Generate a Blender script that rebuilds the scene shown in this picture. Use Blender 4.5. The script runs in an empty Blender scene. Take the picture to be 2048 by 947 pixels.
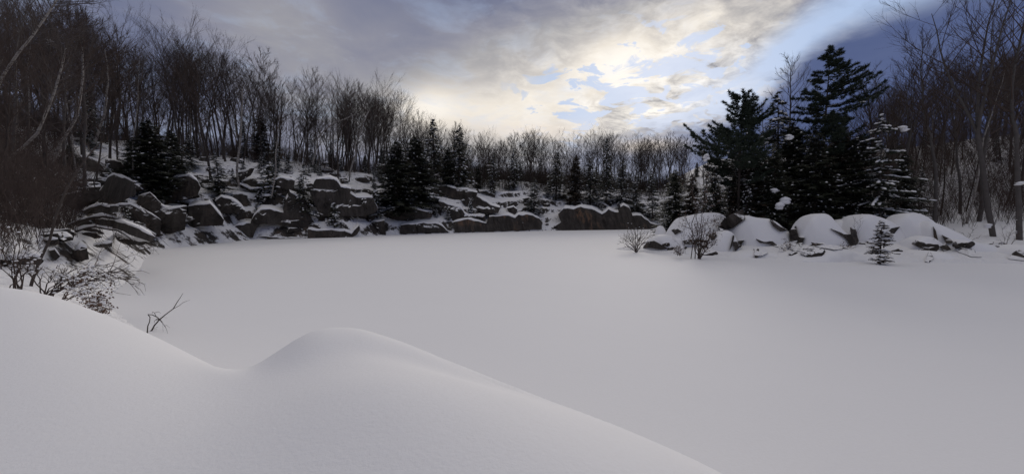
import bpy, bmesh, math, random
import numpy as np
from mathutils import Vector, Matrix, noise as mnoise
from mathutils.bvhtree import BVHTree

random.seed(11)
rng = np.random.default_rng(11)
R = math.radians
scene = bpy.context.scene
col = scene.collection

# ------------------------------------------------------------------ camera
F, CX, CY, HY, EYE = 860.0, 1024.0, 473.5, 430.0, 3.5
PITCH = math.atan((CY - HY) / F)
cd = bpy.data.cameras.new('camera')
cam = bpy.data.objects.new('camera', cd)
col.objects.link(cam)
cam.location = (0, 0, EYE)
cam.rotation_euler = (math.pi / 2 - PITCH, 0, 0)
cd.sensor_width = 36
cd.lens = 36 * F / 2048
cd.clip_start = 0.1
cd.clip_end = 3000
scene.camera = cam
CAM = Vector((0, 0, EYE))
cp, sp = math.cos(PITCH), math.sin(PITCH)


def ray(px, py):
    x = (px - CX) / F
    y = (CY - py) / F
    return Vector((x, cp + y * sp, -sp + y * cp))


def at(px, py, D):
    r = ray(px, py)
    return CAM + r * (D / r.y)


def atz(px, py, z=0.0):
    r = ray(px, py)
    return CAM + r * ((z - EYE) / r.z)


def smooth(a, b, x):
    t = np.clip((x - a) / (b - a), 0, 1)
    return t * t * (3 - 2 * t)


# ------------------------------------------------------------------ view settings
scene.view_settings.view_transform = 'Standard'
scene.view_settings.look = 'None'
scene.view_settings.exposure = 0.0
scene.view_settings.gamma = 1.0
scene.cycles.max_bounces = 5
scene.cycles.diffuse_bounces = 3
scene.cycles.transparent_max_bounces = 4
scene.cycles.use_denoising = True

# ------------------------------------------------------------------ sun
SUN_AZ, SUN_EL = R(19), R(20)
sd = bpy.data.lights.new('sun', 'SUN')
sd.energy = 1.05
sd.angle = R(16)
sd.color = (1.0, 0.93, 0.84)
so = bpy.data.objects.new('sun', sd)
col.objects.link(so)
sdir = Vector((math.sin(SUN_AZ) * math.cos(SUN_EL), math.cos(SUN_AZ) * math.cos(SUN_EL), math.sin(SUN_EL)))
so.rotation_euler = sdir.to_track_quat('Z', 'Y').to_euler()
so.location = (0, 0, 60)


# ------------------------------------------------------------------ node expression helper
class NT:
    def __init__(s, tree):
        s.t = tree

    def math(s, op, a, b=None, c=None, clamp=False):
        n = s.t.nodes.new('ShaderNodeMath')
        n.operation = op
        n.use_clamp = clamp
        for i, v in enumerate((a, b, c)):
            if v is None:
                continue
            if isinstance(v, E):
                s.t.links.new(v.s, n.inputs[i])
            else:
                n.inputs[i].default_value = v
        return E(s, n.outputs[0])

    def sstep(s, a, b, x):
        n = s.t.nodes.new('ShaderNodeMapRange')
        n.interpolation_type = 'SMOOTHSTEP'
        s.t.links.new(x.s, n.inputs[0])
        n.inputs[1].default_value = a
        n.inputs[2].default_value = b
        return E(s, n.outputs[0])

    def noise(s, vec, scale, detail=4, rough=0.55, dist=0.0):
        n = s.t.nodes.new('ShaderNodeTexNoise')
        n.inputs['Scale'].default_value = scale
        n.inputs['Detail'].default_value = detail
        n.inputs['Roughness'].default_value = rough
        n.inputs['Distortion'].default_value = dist
        if vec is not None:
            s.t.links.new(vec, n.inputs['Vector'])
        return E(s, n.outputs[0])

    def xyz(s, a, b, c):
        n = s.t.nodes.new('ShaderNodeCombineXYZ')
        for i, v in enumerate((a, b, c)):
            if isinstance(v, E):
                s.t.links.new(v.s, n.inputs[i])
            else:
                n.inputs[i].default_value = v
        return n.outputs[0]

    def sep(s, sock):
        n = s.t.nodes.new('ShaderNodeSeparateXYZ')
        s.t.links.new(sock, n.inputs[0])
        return [E(s, o) for o in n.outputs]

    def mix(s, f, a, b, mode='MIX'):
        n = s.t.nodes.new('ShaderNodeMix')
        n.data_type = 'RGBA'
        n.blend_type = mode
        if isinstance(f, E):
            s.t.links.new(f.s, n.inputs[0])
        else:
            n.inputs[0].default_value = f
        for i, v in ((6, a), (7, b)):
            if isinstance(v, (tuple, list)):
                n.inputs[i].default_value = (*v[:3], 1)
            else:
                s.t.links.new(v, n.inputs[i])
        return n.outputs[2]

    def ramp(s, f, stops):
        n = s.t.nodes.new('ShaderNodeValToRGB')
        cr = n.color_ramp
        while len(cr.elements) > 1:
            cr.elements.remove(cr.elements[-1])
        cr.elements[0].position = stops[0][0]
        cr.elements[0].color = (*stops[0][1], 1)
        for p, c in stops[1:]:
            e = cr.elements.new(p)
            e.color = (*c, 1)
        s.t.links.new(f.s, n.inputs[0])
        return n.outputs[0]

    def curve(s, f, pts, x0, x1, y0, y1):
        n = s.t.nodes.new('ShaderNodeFloatCurve')
        c = n.mapping.curves[0]
        pts = [((x - x0) / (x1 - x0), (y - y0) / (y1 - y0)) for x, y in pts]
        while len(c.points) < len(pts):
            c.points.new(0.5, 0.5)
        for p, (x, y) in zip(c.points, pts):
            p.location = (x, y)
        n.mapping.update()
        s.t.links.new(((f - x0) * (1 / (x1 - x0))).s, n.inputs[1])
        return E(s, n.outputs[0]) * (y1 - y0) + y0


class E:
    def __init__(s, n, sock):
        s.n = n
        s.s = sock

    def __add__(s, o): return s.n.math('ADD', s, o)
    __radd__ = __add__
    def __sub__(s, o): return s.n.math('SUBTRACT', s, o)
    def __rsub__(s, o): return s.n.math('SUBTRACT', o, s)
    def __mul__(s, o): return s.n.math('MULTIPLY', s, o)
    __rmul__ = __mul__
    def __truediv__(s, o): return s.n.math('DIVIDE', s, o)
    def clamp(s): return s.n.math('ADD', s, 0.0, clamp=True)


# ------------------------------------------------------------------ world: Nishita sky with clouds by direction
def azel(px, py):
    r = ray(px, py).normalized()
    return math.atan2(r.x, r.y), math.asin(r.z)


w = bpy.data.worlds.new('World')
scene.world = w
w.use_nodes = True
wt = w.node_tree
wt.nodes.clear()
q = NT(wt)
tc = wt.nodes.new('ShaderNodeTexCoord')
X, Y, Z = q.sep(tc.outputs['Generated'])
az = q.math('ARCTAN2', X, Y)
el = q.math('ARCSINE', Z)
zc = q.math('MAXIMUM', Z, 0.0) + 0.16
P = q.xyz(X / zc, Y / zc, 0.0)
sky = wt.nodes.new('ShaderNodeTexSky')
sky.sky_type = 'NISHITA'
sky.sun_disc = False
sky.sun_elevation = SUN_EL
sky.sun_rotation = SUN_AZ
sky.air_density = 1.0
sky.dust_density = 1.0
STR = 0.1


def gauss(px, py, sx, sy):
    a, e = azel(px, py)
    u = (az - a) * (1 / (sx / F))
    v = (el - e) * (1 / (sy / F))
    return q.math('EXPONENT', (u * u + v * v) * -1.0)


big = q.noise(P, 0.8, 5, 0.55, 0.3) - 0.5
mid = q.noise(P, 2.6, 6, 0.6, 0.5) - 0.5
fine = q.noise(P, 6.0, 6, 0.62, 0.4) - 0.5
B = (0.37 + 0.13 * gauss(560, 90, 170, 130) - 0.01 * gauss(770, 40, 150, 90)
     + 0.10 * gauss(1000, 110, 260, 150) + 0.26 * gauss(930, 240, 230, 70) + 0.24 * gauss(1110, 210, 190, 80)
     + 0.34 * gauss(1240, 125, 80, 45) + 0.16 * gauss(1330, 60, 170, 60) + 0.20 * gauss(1470, 20, 140, 50)
     + 0.16 * gauss(1400, 150, 230, 100) - 0.10 * gauss(1000, -60, 250, 80) + 0.22 * gauss(850, 215, 60, 40))
right = q.sstep(0.15, 0.45, az)
B = B + big * 0.34 + mid * (0.16 + 0.45 * right) + fine * 0.55 * right
cloud = q.ramp(B.clamp(), [(0.0, (.080, .10, .20)), (.22, (.12, .14, .235)), (.36, (.165, .186, .285)), (.46, (.265, .270, .335)), (.54, (.37, .365, .385)),
                           (.68, (.57, .54, .52)), (.82, (.85, .785, .70)), (1.0, (1.05, 1.0, .93))])
# broken cumulus with blue gaps
edge_px = [(1024, 285), (1180, 272), (1300, 256), (1400, 242), (1470, 222), (1530, 180), (1600, 118), (1650, 80), (1750, 34), (1880, -10), (2048, -70)]
edge_pts = [azel(*p) for p in edge_px]
edge_pts = [(-3.2, edge_pts[0][1])] + edge_pts + [(1.3, 0.62), (3.2, 0.75)]
edge = q.curve(az, edge_pts, -3.2, 3.2, -0.1, 1.0)
above = el - edge
reg = q.math('MAXIMUM', gauss(1330, 190, 270, 125), gauss(1250, 215, 140, 45))
frag = q.noise(P, 5.6, 7, 0.6, 0.7) * 0.72 + q.noise(P, 2.2, 3, 0.5, 0.2) * 0.28
gap = q.sstep(0.505, 0.56, frag + 0.10 * (reg - 0.55)) * 0.92
gap = gap * q.sstep(0.15, 0.55, reg)
band = q.math('EXPONENT', (above - 0.035) * (above - 0.035) * (-1 / (0.048 ** 2))) * q.sstep(0.33, 0.56, az)
gap = q.math('MAXIMUM', gap, (band * 1.1 + mid * 1.5 + fine * 0.6).clamp())
skyb = q.mix(0.88, sky.outputs[0], (3.8, 5.2, 7.8))
sc = wt.nodes.new('ShaderNodeVectorMath')
sc.operation = 'SCALE'
wt.links.new(cloud, sc.inputs[0])
sc.inputs['Scale'].default_value = 1 / STR
# bright sunlit rims of the fragments
rim = q.sstep(0.34, 0.50, frag + 0.10 * (reg - 0.55)) * reg * 1.2
c1 = q.mix((rim * (0.50 + 3.0 * fine)).clamp(), sc.outputs[0], (10.8, 10.2, 9.3))
c2 = q.mix(gap, c1, skyb)
# dark blue cloud bank on the right, grey strip near the horizon
dark = q.sstep(-0.020, 0.040, (0.0 - above) + mid * 0.085 + fine * 0.05) * q.sstep(0.05, 0.20, az)
dcol = q.ramp((q.sstep(0.25, 0.65, az) * 0.8 + big * 0.5 + mid * 0.2).clamp(),
              [(0.0, (2.9, 3.1, 4.0)), (0.45, (1.5, 1.85, 3.2)), (0.8, (.80, 1.10, 2.35)), (1.0, (.80, .95, 2.1))])
c3 = q.mix(dark, c2, dcol)
# warm gleam low behind the trees
c4 = q.mix((0.85 * gauss(1290, 292, 60, 12) + 0.5 * gauss(1060, 262, 120, 18)).clamp(), c3, (9.5, 8.4, 7.4))
# rest of the overcast dome: a little brighter overhead
c5 = q.mix((q.sstep(0.5, 1.1, el) * 0.85).clamp(), c4, (6.45, 6.1, 5.7))
bg = wt.nodes.new('ShaderNodeBackground')
bg.inputs[1].default_value = STR
wt.links.new(c5, bg.inputs[0])
wo = wt.nodes.new('ShaderNodeOutputWorld')
wt.links.new(bg.outputs[0], wo.inputs[0])


# ------------------------------------------------------------------ materials
def mat(name):
    m = bpy.data.materials.new(name)
    m.use_nodes = True
    t = m.node_tree
    b = t.nodes['Principled BSDF']
    b.inputs['Specular IOR Level'].default_value = 0.2
    b.inputs['Roughness'].default_value = 0.85
    return m, NT(t), b


def bump(n, b, height, strength, dist):
    bp = n.t.nodes.new('ShaderNodeBump')
    bp.inputs['Strength'].default_value = strength
    bp.inputs['Distance'].default_value = dist
    n.t.links.new(height.s, bp.inputs['Height'])
    n.t.links.new(bp.outputs[0], b.inputs['Normal'])


def geo(n, o='Position'):
    g = n.t.nodes.new('ShaderNodeNewGeometry')
    return g.outputs[o]


SNOWC = (0.83, 0.82, 0.825)


def make_snow(name, grain, bstr):
    m, n, b = mat(name)
    pos = geo(n)
    v = n.noise(pos, 0.25, 3)
    g = n.noise(pos, grain, 3, 0.7)
    c = n.mix(v, (0.80, 0.79, 0.795), (0.86, 0.85, 0.85))
    c = n.mix((g * 1.6 - 0.5).clamp(), c, (0.90, 0.90, 0.92), 'MIX')
    c2 = n.mix(0.5, c, SNOWC)
    b.inputs['Roughness'].default_value = 0.85
    b.inputs['Specular IOR Level'].default_value = 0.3
    n.t.links.new(c2, b.inputs['Base Color'])
    h = n.noise(pos, 0.9, 3) * 0.6 + g * bstr
    bump(n, b, h, 0.30, 0.05)
    return m


M = {}
M['snow'] = make_snow('snow', 26, 0.25)
M['pond_snow'] = make_snow('pond_snow', 18, 0.22)


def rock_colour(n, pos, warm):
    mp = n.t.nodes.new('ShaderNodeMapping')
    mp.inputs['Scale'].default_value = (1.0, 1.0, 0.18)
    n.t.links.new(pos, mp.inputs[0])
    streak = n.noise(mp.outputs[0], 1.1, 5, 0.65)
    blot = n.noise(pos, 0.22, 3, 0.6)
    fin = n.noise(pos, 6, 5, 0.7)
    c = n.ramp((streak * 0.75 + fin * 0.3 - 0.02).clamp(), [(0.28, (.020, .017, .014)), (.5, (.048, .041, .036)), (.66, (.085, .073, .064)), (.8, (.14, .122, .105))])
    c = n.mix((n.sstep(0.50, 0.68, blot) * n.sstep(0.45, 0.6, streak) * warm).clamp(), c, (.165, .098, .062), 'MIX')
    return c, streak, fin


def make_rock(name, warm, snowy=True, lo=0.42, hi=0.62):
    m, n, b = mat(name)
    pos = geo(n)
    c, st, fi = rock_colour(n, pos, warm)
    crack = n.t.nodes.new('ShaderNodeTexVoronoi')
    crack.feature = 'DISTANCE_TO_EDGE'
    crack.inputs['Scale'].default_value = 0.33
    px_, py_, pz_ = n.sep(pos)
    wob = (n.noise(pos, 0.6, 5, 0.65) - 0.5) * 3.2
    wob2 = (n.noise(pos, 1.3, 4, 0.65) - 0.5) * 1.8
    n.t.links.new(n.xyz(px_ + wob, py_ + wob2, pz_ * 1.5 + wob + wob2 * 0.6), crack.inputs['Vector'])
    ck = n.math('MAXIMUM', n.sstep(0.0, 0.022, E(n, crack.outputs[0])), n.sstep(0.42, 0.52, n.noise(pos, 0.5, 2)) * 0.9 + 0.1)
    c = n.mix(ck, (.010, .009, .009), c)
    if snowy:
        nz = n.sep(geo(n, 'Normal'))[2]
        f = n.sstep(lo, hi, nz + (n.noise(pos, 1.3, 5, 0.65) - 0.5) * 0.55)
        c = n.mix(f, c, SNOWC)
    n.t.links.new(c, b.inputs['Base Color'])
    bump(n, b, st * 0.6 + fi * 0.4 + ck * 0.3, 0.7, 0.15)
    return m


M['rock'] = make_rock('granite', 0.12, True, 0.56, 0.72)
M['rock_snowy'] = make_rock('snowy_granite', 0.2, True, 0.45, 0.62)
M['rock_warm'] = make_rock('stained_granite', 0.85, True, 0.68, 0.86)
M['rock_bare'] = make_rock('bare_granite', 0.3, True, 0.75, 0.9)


def make_terrain():
    m, n, b = mat('hill_snow')
    pos = geo(n)
    nz = n.sep(geo(n, 'Normal'))[2]
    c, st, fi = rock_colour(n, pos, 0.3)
    pat = n.noise(pos, 0.35, 6, 0.7)
    f = n.sstep(0.62, 0.72, nz + (pat - 0.5) * 1.25)
    litter = n.sstep(0.54, 0.64, n.noise(pos, 1.7, 5, 0.7)) * n.sstep(7.0, 12.0, n.sep(pos)[2])
    s = n.mix((litter * 0.7).clamp(), SNOWC, (.09, .065, .055))
    c = n.mix(f, c, s)
    n.t.links.new(c, b.inputs['Base Color'])
    bump(n, b, pat * 2 + n.noise(pos, 2.5, 4), 0.6, 0.3)
    return m


M['hill'] = make_terrain()


def make_bark(name, a, bcol, snow=0.0, birch=False):
    m, n, b = mat(name)
    pos = geo(n)
    if birch:
        mp = n.t.nodes.new('ShaderNodeMapping')
        mp.inputs['Scale'].default_value = (1, 1, 5)
        n.t.links.new(pos, mp.inputs[0])
        f = n.sstep(0.50, 0.62, n.noise(mp.outputs[0], 1.6, 4, 0.7))
    else:
        f = n.noise(pos, 2.2, 4, 0.7)
    c = n.mix(f, a, bcol)
    if snow:
        nz = n.sep(geo(n, 'Normal'))[2]
        s = n.sstep(0.45, 0.7, nz) * n.sstep(1 - snow, 1.04 - snow, n.noise(pos, 1.6, 3, 0.6) + 0.15)
        c = n.mix(s, c, SNOWC)
    n.t.links.new(c, b.inputs['Base Color'])
    b.inputs['Specular IOR Level'].default_value = 0.1
    return m


M['bark'] = make_bark('bark_dark', (.042, .034, .030), (.095, .079, .070), 0.40)
M['bark_grey'] = make_bark('bark_grey', (.060, .053, .050), (.14, .125, .115), 0.45)
M['birch'] = make_bark('bark_birch', (.30, .275, .25), (.13, .11, .10), 0.4, True)
M['twig'] = make_bark('twigs_brown', (.050, .037, .032), (.105, .078, .066), 0.10)
M['twig_grey'] = make_bark('twigs_grey', (.056, .047, .044), (.12, .10, .092), 0.18)
M['twig_red'] = make_bark('twigs_reddish', (.044, .034, .031), (.092, .068, .060), 0.2)
M['twig_far'] = make_bark('twigs_far', (.030, .023, .020), (.060, .045, .038), 0.06)
M['leaf_brown'] = make_bark('dry_leaves', (.09, .055, .04), (.16, .10, .07), 0.35)


def make_needles(name, a, bcol):
    m, n, b = mat(name)
    oi = n.t.nodes.new('ShaderNodeObjectInfo')
    f = n.noise(geo(n), 1.5, 3) * 0.7 + E(n, oi.outputs['Random']) * 0.3
    n.t.links.new(n.mix(f.clamp(), a, bcol), b.inputs['Base Color'])
    b.inputs['Roughness'].default_value = 0.7
    return m


M['needles'] = make_needles('needles_dark', (.026, .031, .021), (.064, .068, .044))
M['needles_pine'] = make_needles('needles_pine', (.018, .026, .021), (.042, .055, .038))
M['needles_brown'] = make_needles('needles_bronze', (.050, .036, .025), (.085, .066, .044))
M['clump_snow'] = M['snow']


# ------------------------------------------------------------------ mesh helpers
def link(name, me, parent=None, material=None):
    o = bpy.data.objects.new(name, me)
    col.objects.link(o)
    if parent is not None:
        o.parent = parent
    return o


def mesh_np(name, v, f, material, smooth_=True):
    me = bpy.data.meshes.new(name)
    v = np.asarray(v, dtype=np.float32).reshape(-1, 3)
    f = [np.asarray(x, dtype=np.int32) for x in (f if isinstance(f, list) and len(f) and isinstance(f[0], np.ndarray) else [np.asarray(f)])]
    me.vertices.add(len(v))
    me.vertices.foreach_set('co', v.ravel())
    idx = np.concatenate([x.ravel() for x in f])
    tot = np.concatenate([np.full(len(x), x.shape[1], dtype=np.int32) for x in f])
    start = np.concatenate([[0], np.cumsum(tot)[:-1]]).astype(np.int32)
    me.loops.add(len(idx))
    me.loops.foreach_set('vertex_index', idx)
    me.polygons.add(len(tot))
    me.polygons.foreach_set('loop_start', start)
    if smooth_:
        me.polygons.foreach_set('use_smooth', np.ones(len(tot), dtype=bool))
    me.update(calc_edges=True)
    me.validate()
    me.materials.append(M[material] if isinstance(material, str) else material)
    return me


def tag(o, label=None, cat=None, group=None, kind=None):
    if label: o['label'] = label
    if cat: o['category'] = cat
    if group: o['group'] = group
    if kind: o['kind'] = kind
    return o


def empty(name, loc):
    o = bpy.data.objects.new(name, None)
    o.empty_display_size = 0.3
    col.objects.link(o)
    o.location = loc
    return o


class MB:
    """collects tris and quads"""
    def __init__(s):
        s.v, s.t, s.q, s.n = [], [], [], 0

    def path(s, pts, rad, n=3, cap=True):
        pts = [Vector(p) for p in pts]
        k = len(pts)
        base = s.n
        for i, p in enumerate(pts):
            d = (pts[min(i + 1, k - 1)] - pts[max(i - 1, 0)])
            if d.length < 1e-6: d = Vector((0, 0, 1))
            d.normalize()
            a = d.cross(Vector((0.31, 0.95, 0.05)))
            if a.length < 0.1: a = d.cross(Vector((1, 0, 0)))
            a.normalize()
            b = d.cross(a)
            for j in range(n):
                th = 2 * math.pi * j / n
                c = p + (a * math.cos(th) + b * math.sin(th)) * rad[i]
                s.v.append((c.x, c.y, c.z))
        for i in range(k - 1):
            for j in range(n):
                s.q.append((base + i * n + j, base + i * n + (j + 1) % n, base + (i + 1) * n + (j + 1) % n, base + (i + 1) * n + j))
        s.n += k * n

    def tri(s, a, b, c):
        for p in (a, b, c): s.v.append(tuple(p))
        s.t.append((s.n, s.n + 1, s.n + 2))
        s.n += 3

    def quad(s, a, b, c, d):
        for p in (a, b, c, d): s.v.append(tuple(p))
        s.q.append((s.n, s.n + 1, s.n + 2, s.n + 3))
        s.n += 4

    def blob(s, c, ax, ay, az_, rot=0.0, tilt=0.0):
        """a low snow pad: rounded, flat below"""
        c = Vector(c)
        cr, sr = math.cos(rot), math.sin(rot)
        base = s.n
        n = 7
        rings = [(-0.35, 0.75), (0.05, 1.0), (0.6, 0.72)]
        for h, r in rings:
            for j in range(n):
                th = 2 * math.pi * j / n
                rr = r * random.uniform(0.8, 1.18)
                u, v = math.cos(th) * ax * rr, math.sin(th) * ay * rr
                s.v.append((c.x + u * cr - v * sr, c.y + u * sr + v * cr, c.z + h * az_ + u * tilt))
        s.v.append((c.x, c.y, c.z + az_))
        s.v.append((c.x, c.y, c.z - 0.4 * az_))
        for i in range(2):
            for j in range(n):
                s.q.append((base + i * n + j, base + i * n + (j + 1) % n, base + (i + 1) * n + (j + 1) % n, base + (i + 1) * n + j))
        for j in range(n):
            s.t.append((base + 2 * n + j, base + 2 * n + (j + 1) % n, base + 3 * n))
            s.t.append((base + (j + 1) % n, base + j, base + 3 * n + 1))
        s.n += 3 * n + 2

    def mesh(s, name, material, smooth_=True):
        f = []
        if s.t: f.append(np.array(s.t, dtype=np.int32))
        if s.q: f.append(np.array(s.q, dtype=np.int32))
        return mesh_np(name, s.v, f, material, smooth_)


# ------------------------------------------------------------------ terrain
SH = [  # shore vertices: x, y, hill height, length scale
    (-10, 12, 6, 20), (-17, 17.5, 14, 20), (-21, 23.5, 18, 20), (-30, 35, 20, 19), (-36, 43, 21, 18), (-37, 53, 21, 17),
    (-37.5, 62, 21, 17), (-26, 68, 19, 16), (-23, 75, 18, 16), (-12, 84, 17, 15), (8.6, 97, 17, 15), (31, 106, 17, 16), (41, 108, 15, 18),
    (36, 84, 9, 18), (24, 66, 3.2, 8), (15, 52, 1.6, 5), (10.6, 44.5, 1.0, 4), (12.5, 40.5, 1.0, 5), (17, 37.2, 1.5, 6), (21, 34.6, 1.7, 6),
    (25, 32.2, 1.7, 6), (36, 31.0, 1.5, 6), (62, 29, 1.6, 6), (75, 10, 5, 12), (60, -25, 5, 12), (0, -40, 5, 12), (-40, -20, 8, 15), (-22, 4, 7, 14)]
SH = np.array(SH, dtype=float)


def perlin_field(x, y, sc, seed, octv=4, ridge=False):
    out = np.zeros_like(x)
    r = np.random.default_rng(seed)
    amp = 1.0
    tot = 0
    for o in range(octv):
        g = r.uniform(-1, 1, (256, 256))
        u = x / sc * (2 ** o) + 71.3 * o + 500
        v = y / sc * (2 ** o) + 33.7 * o + 500
        iu, iv = np.floor(u).astype(int), np.floor(v).astype(int)
        fu, fv = u - iu, v - iv
        fu, fv = fu * fu * (3 - 2 * fu), fv * fv * (3 - 2 * fv)
        a = g[iu % 256, iv % 256] * (1 - fu) + g[(iu + 1) % 256, iv % 256] * fu
        b = g[iu % 256, (iv + 1) % 256] * (1 - fu) + g[(iu + 1) % 256, (iv + 1) % 256] * fu
        n = a * (1 - fv) + b * fv
        if ridge: n = 0.5 - np.abs(n) * 2 + 0.3
        out += n * amp
        tot += amp
        amp *= 0.5
    return out / tot


def shore(x, y):
    """signed distance to the pond shore (positive on land) and blended hill numbers"""
    px, py = SH[:, 0], SH[:, 1]
    n = len(SH)
    best = np.full(x.shape, 1e9)
    inside = np.zeros(x.shape, dtype=bool)
    wsum = np.zeros(x.shape)
    m = np.zeros(x.shape)
    L = np.zeros(x.shape)
    for i in range(n):
        x0, y0, x1, y1 = px[i], py[i], px[(i + 1) % n], py[(i + 1) % n]
        dx, dy = x1 - x0, y1 - y0
        t = np.clip(((x - x0) * dx + (y - y0) * dy) / (dx * dx + dy * dy), 0, 1)
        d = np.hypot(x - x0 - t * dx, y - y0 - t * dy)
        best = np.minimum(best, d)
        cond = ((y0 > y) != (y1 > y)) & (x < dx * (y - y0) / (dy if dy else 1e-9) + x0)
        inside ^= cond
        wgt = 1 / (d + 1.5) ** 3
        wsum += wgt
        m += wgt * (SH[i, 2] * (1 - t) + SH[(i + 1) % n, 2] * t)
        L += wgt * (SH[i, 3] * (1 - t) + SH[(i + 1) % n, 3] * t)
    return np.where(inside, -best, best), m / wsum, L / wsum


def H(x, y):
    x = np.asarray(x, dtype=float)
    y = np.asarray(y, dtype=float)
    wob = perlin_field(x, y, 5.0, 5, 3) * 0.8
    d, m, L = shore(x, y)
    d = d + wob * np.clip(np.abs(d) / 3, 0.15, 1)
    dd = np.maximum(d, 0)
    h = m * (1 - np.exp(-dd / L))
    # the wooded hill behind the promontory
    rt = smooth(10, 40, x - 0.25 * y) * smooth(12, 75, d)
    h = h + rt * 12
    # ledges: quantised steps on the steep hillsides
    ledge = np.clip((m - 8) / 8, 0, 1) * smooth(0.5, 4, d) * (1 - smooth(30, 50, d))
    ph = (h + perlin_field(x, y, 14, 8, 3) * 3) / 2.6
    fr = ph - np.floor(ph)
    h = h + ledge * (smooth(0.55, 0.95, fr) - fr) * 1.7
    h = h + perlin_field(x, y, 9, 3, 4) * (0.25 + 0.9 * np.clip((m - 6) / 10, 0, 1)) * smooth(0, 6, d)
    h = h + perlin_field(x, y, 60, 6, 3) * 3.0 * smooth(35, 90, d)
    h = np.where(d < 0, np.maximum(d * 0.8, -1.5), h + 0.02)
    return h


def hz(x, y):
    return float(H(np.array([x]), np.array([y]))[0])


def grid_mesh(name, xs, ys, fn, material):
    gx, gy = np.meshgrid(xs, ys)
    gz = fn(gx, gy)
    v = np.stack([gx, gy, gz], -1).reshape(-1, 3)
    nx, ny = len(xs), len(ys)
    i = np.arange(nx * ny).reshape(ny, nx)
    f = np.stack([i[:-1, :-1], i[:-1, 1:], i[1:, 1:], i[1:, :-1]], -1).reshape(-1, 4)
    return mesh_np(name, v, [f], material), v, f


xs = np.concatenate([np.linspace(-900, -160, 14)[:-1], np.linspace(-160, -85, 38)[:-1], np.arange(-85, 75, 0.6), np.linspace(75, 160, 50)[1:], np.linspace(160, 900, 14)[1:]])
ys = np.concatenate([np.linspace(-700, -60, 12)[:-1], np.linspace(-60, 10, 25)[:-1], np.arange(10, 130, 0.6), np.linspace(130, 230, 50)[1:], np.linspace(230, 1200, 14)[1:]])
me, tv, tf = grid_mesh('terrain', xs, ys, H, 'hill')
o = link('hills', me)
tag(o, 'snow covered rocky hillsides rising around the frozen pond', None, None, 'structure')

# pond: one sheet of snow over the ice, gently drifted
pxs = np.concatenate([np.linspace(-60, -26, 20)[:-1], np.linspace(-26, 40, 180), np.linspace(40, 85, 24)[1:]])
pys = np.concatenate([np.linspace(-45, -2, 12)[:-1], np.linspace(-2, 45, 150), np.linspace(45, 118, 60)[1:]])


def pondz(x, y):
    return perlin_field(x, y, 6.0, 21, 3) * 0.022 + perlin_field(x, y, 24, 22, 2) * 0.03


me, _, _ = grid_mesh('pond', pxs, pys, pondz, 'pond_snow')
tag(link('frozen_pond_water', me), 'flat frozen pond under smooth fresh snow', None, None, 'structure')

# foreground snow bank: crest line as seen, fullness modelled in the round
crest = [(-700, 700, 9.0), (-300, 590, 10.0), (0, 570, 10.0), (100, 589, 9.6), (200, 624, 9.2), (260, 650, 8.9), (300, 668, 8.6), (360, 698, 8.0), (420, 728, 7.2), (455, 745, 6.5), (500, 736, 6.0),
         (530, 718, 5.9), (560, 698, 5.9), (590, 678, 5.9), (615, 664, 5.95), (640, 656, 6.0), (680, 653, 6.0), (720, 656, 5.9), (800, 681, 5.6), (900, 722, 5.1), (1000, 762, 4.6),
         (1100, 801, 4.2), (1200, 838, 3.8), (1300, 880, 3.4), (1400, 925, 3.0), (1450, 950, 2.8), (1550, 1010, 2.5), (1800, 1200, 2.1), (2400, 1700, 1.8)]
c_phi, c_r, c_s = [], [], []
for cpx, cpy, cD in crest:
    r_ = ray(cpx, cpy)
    hr = math.hypot(r_.x, r_.y)
    c_phi.append(math.atan2(r_.x, r_.y))
    c_r.append(cD * hr / r_.y)
    c_s.append(r_.z / hr)
c_phi = np.array([-3.2] + c_phi + [3.2])
c_r = np.array([5.0] + c_r + [3.0])
c_s = np.array([-0.4] + c_s + [-0.7])


def sm_interp(x, xp, fp):
    # smoothed piecewise interpolation
    out = 0
    for o_, w_ in ((-0.02, .25), (0, .5), (0.02, .25)):
        out = out + w_ * np.interp(x + o_, xp, fp)
    return out


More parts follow.
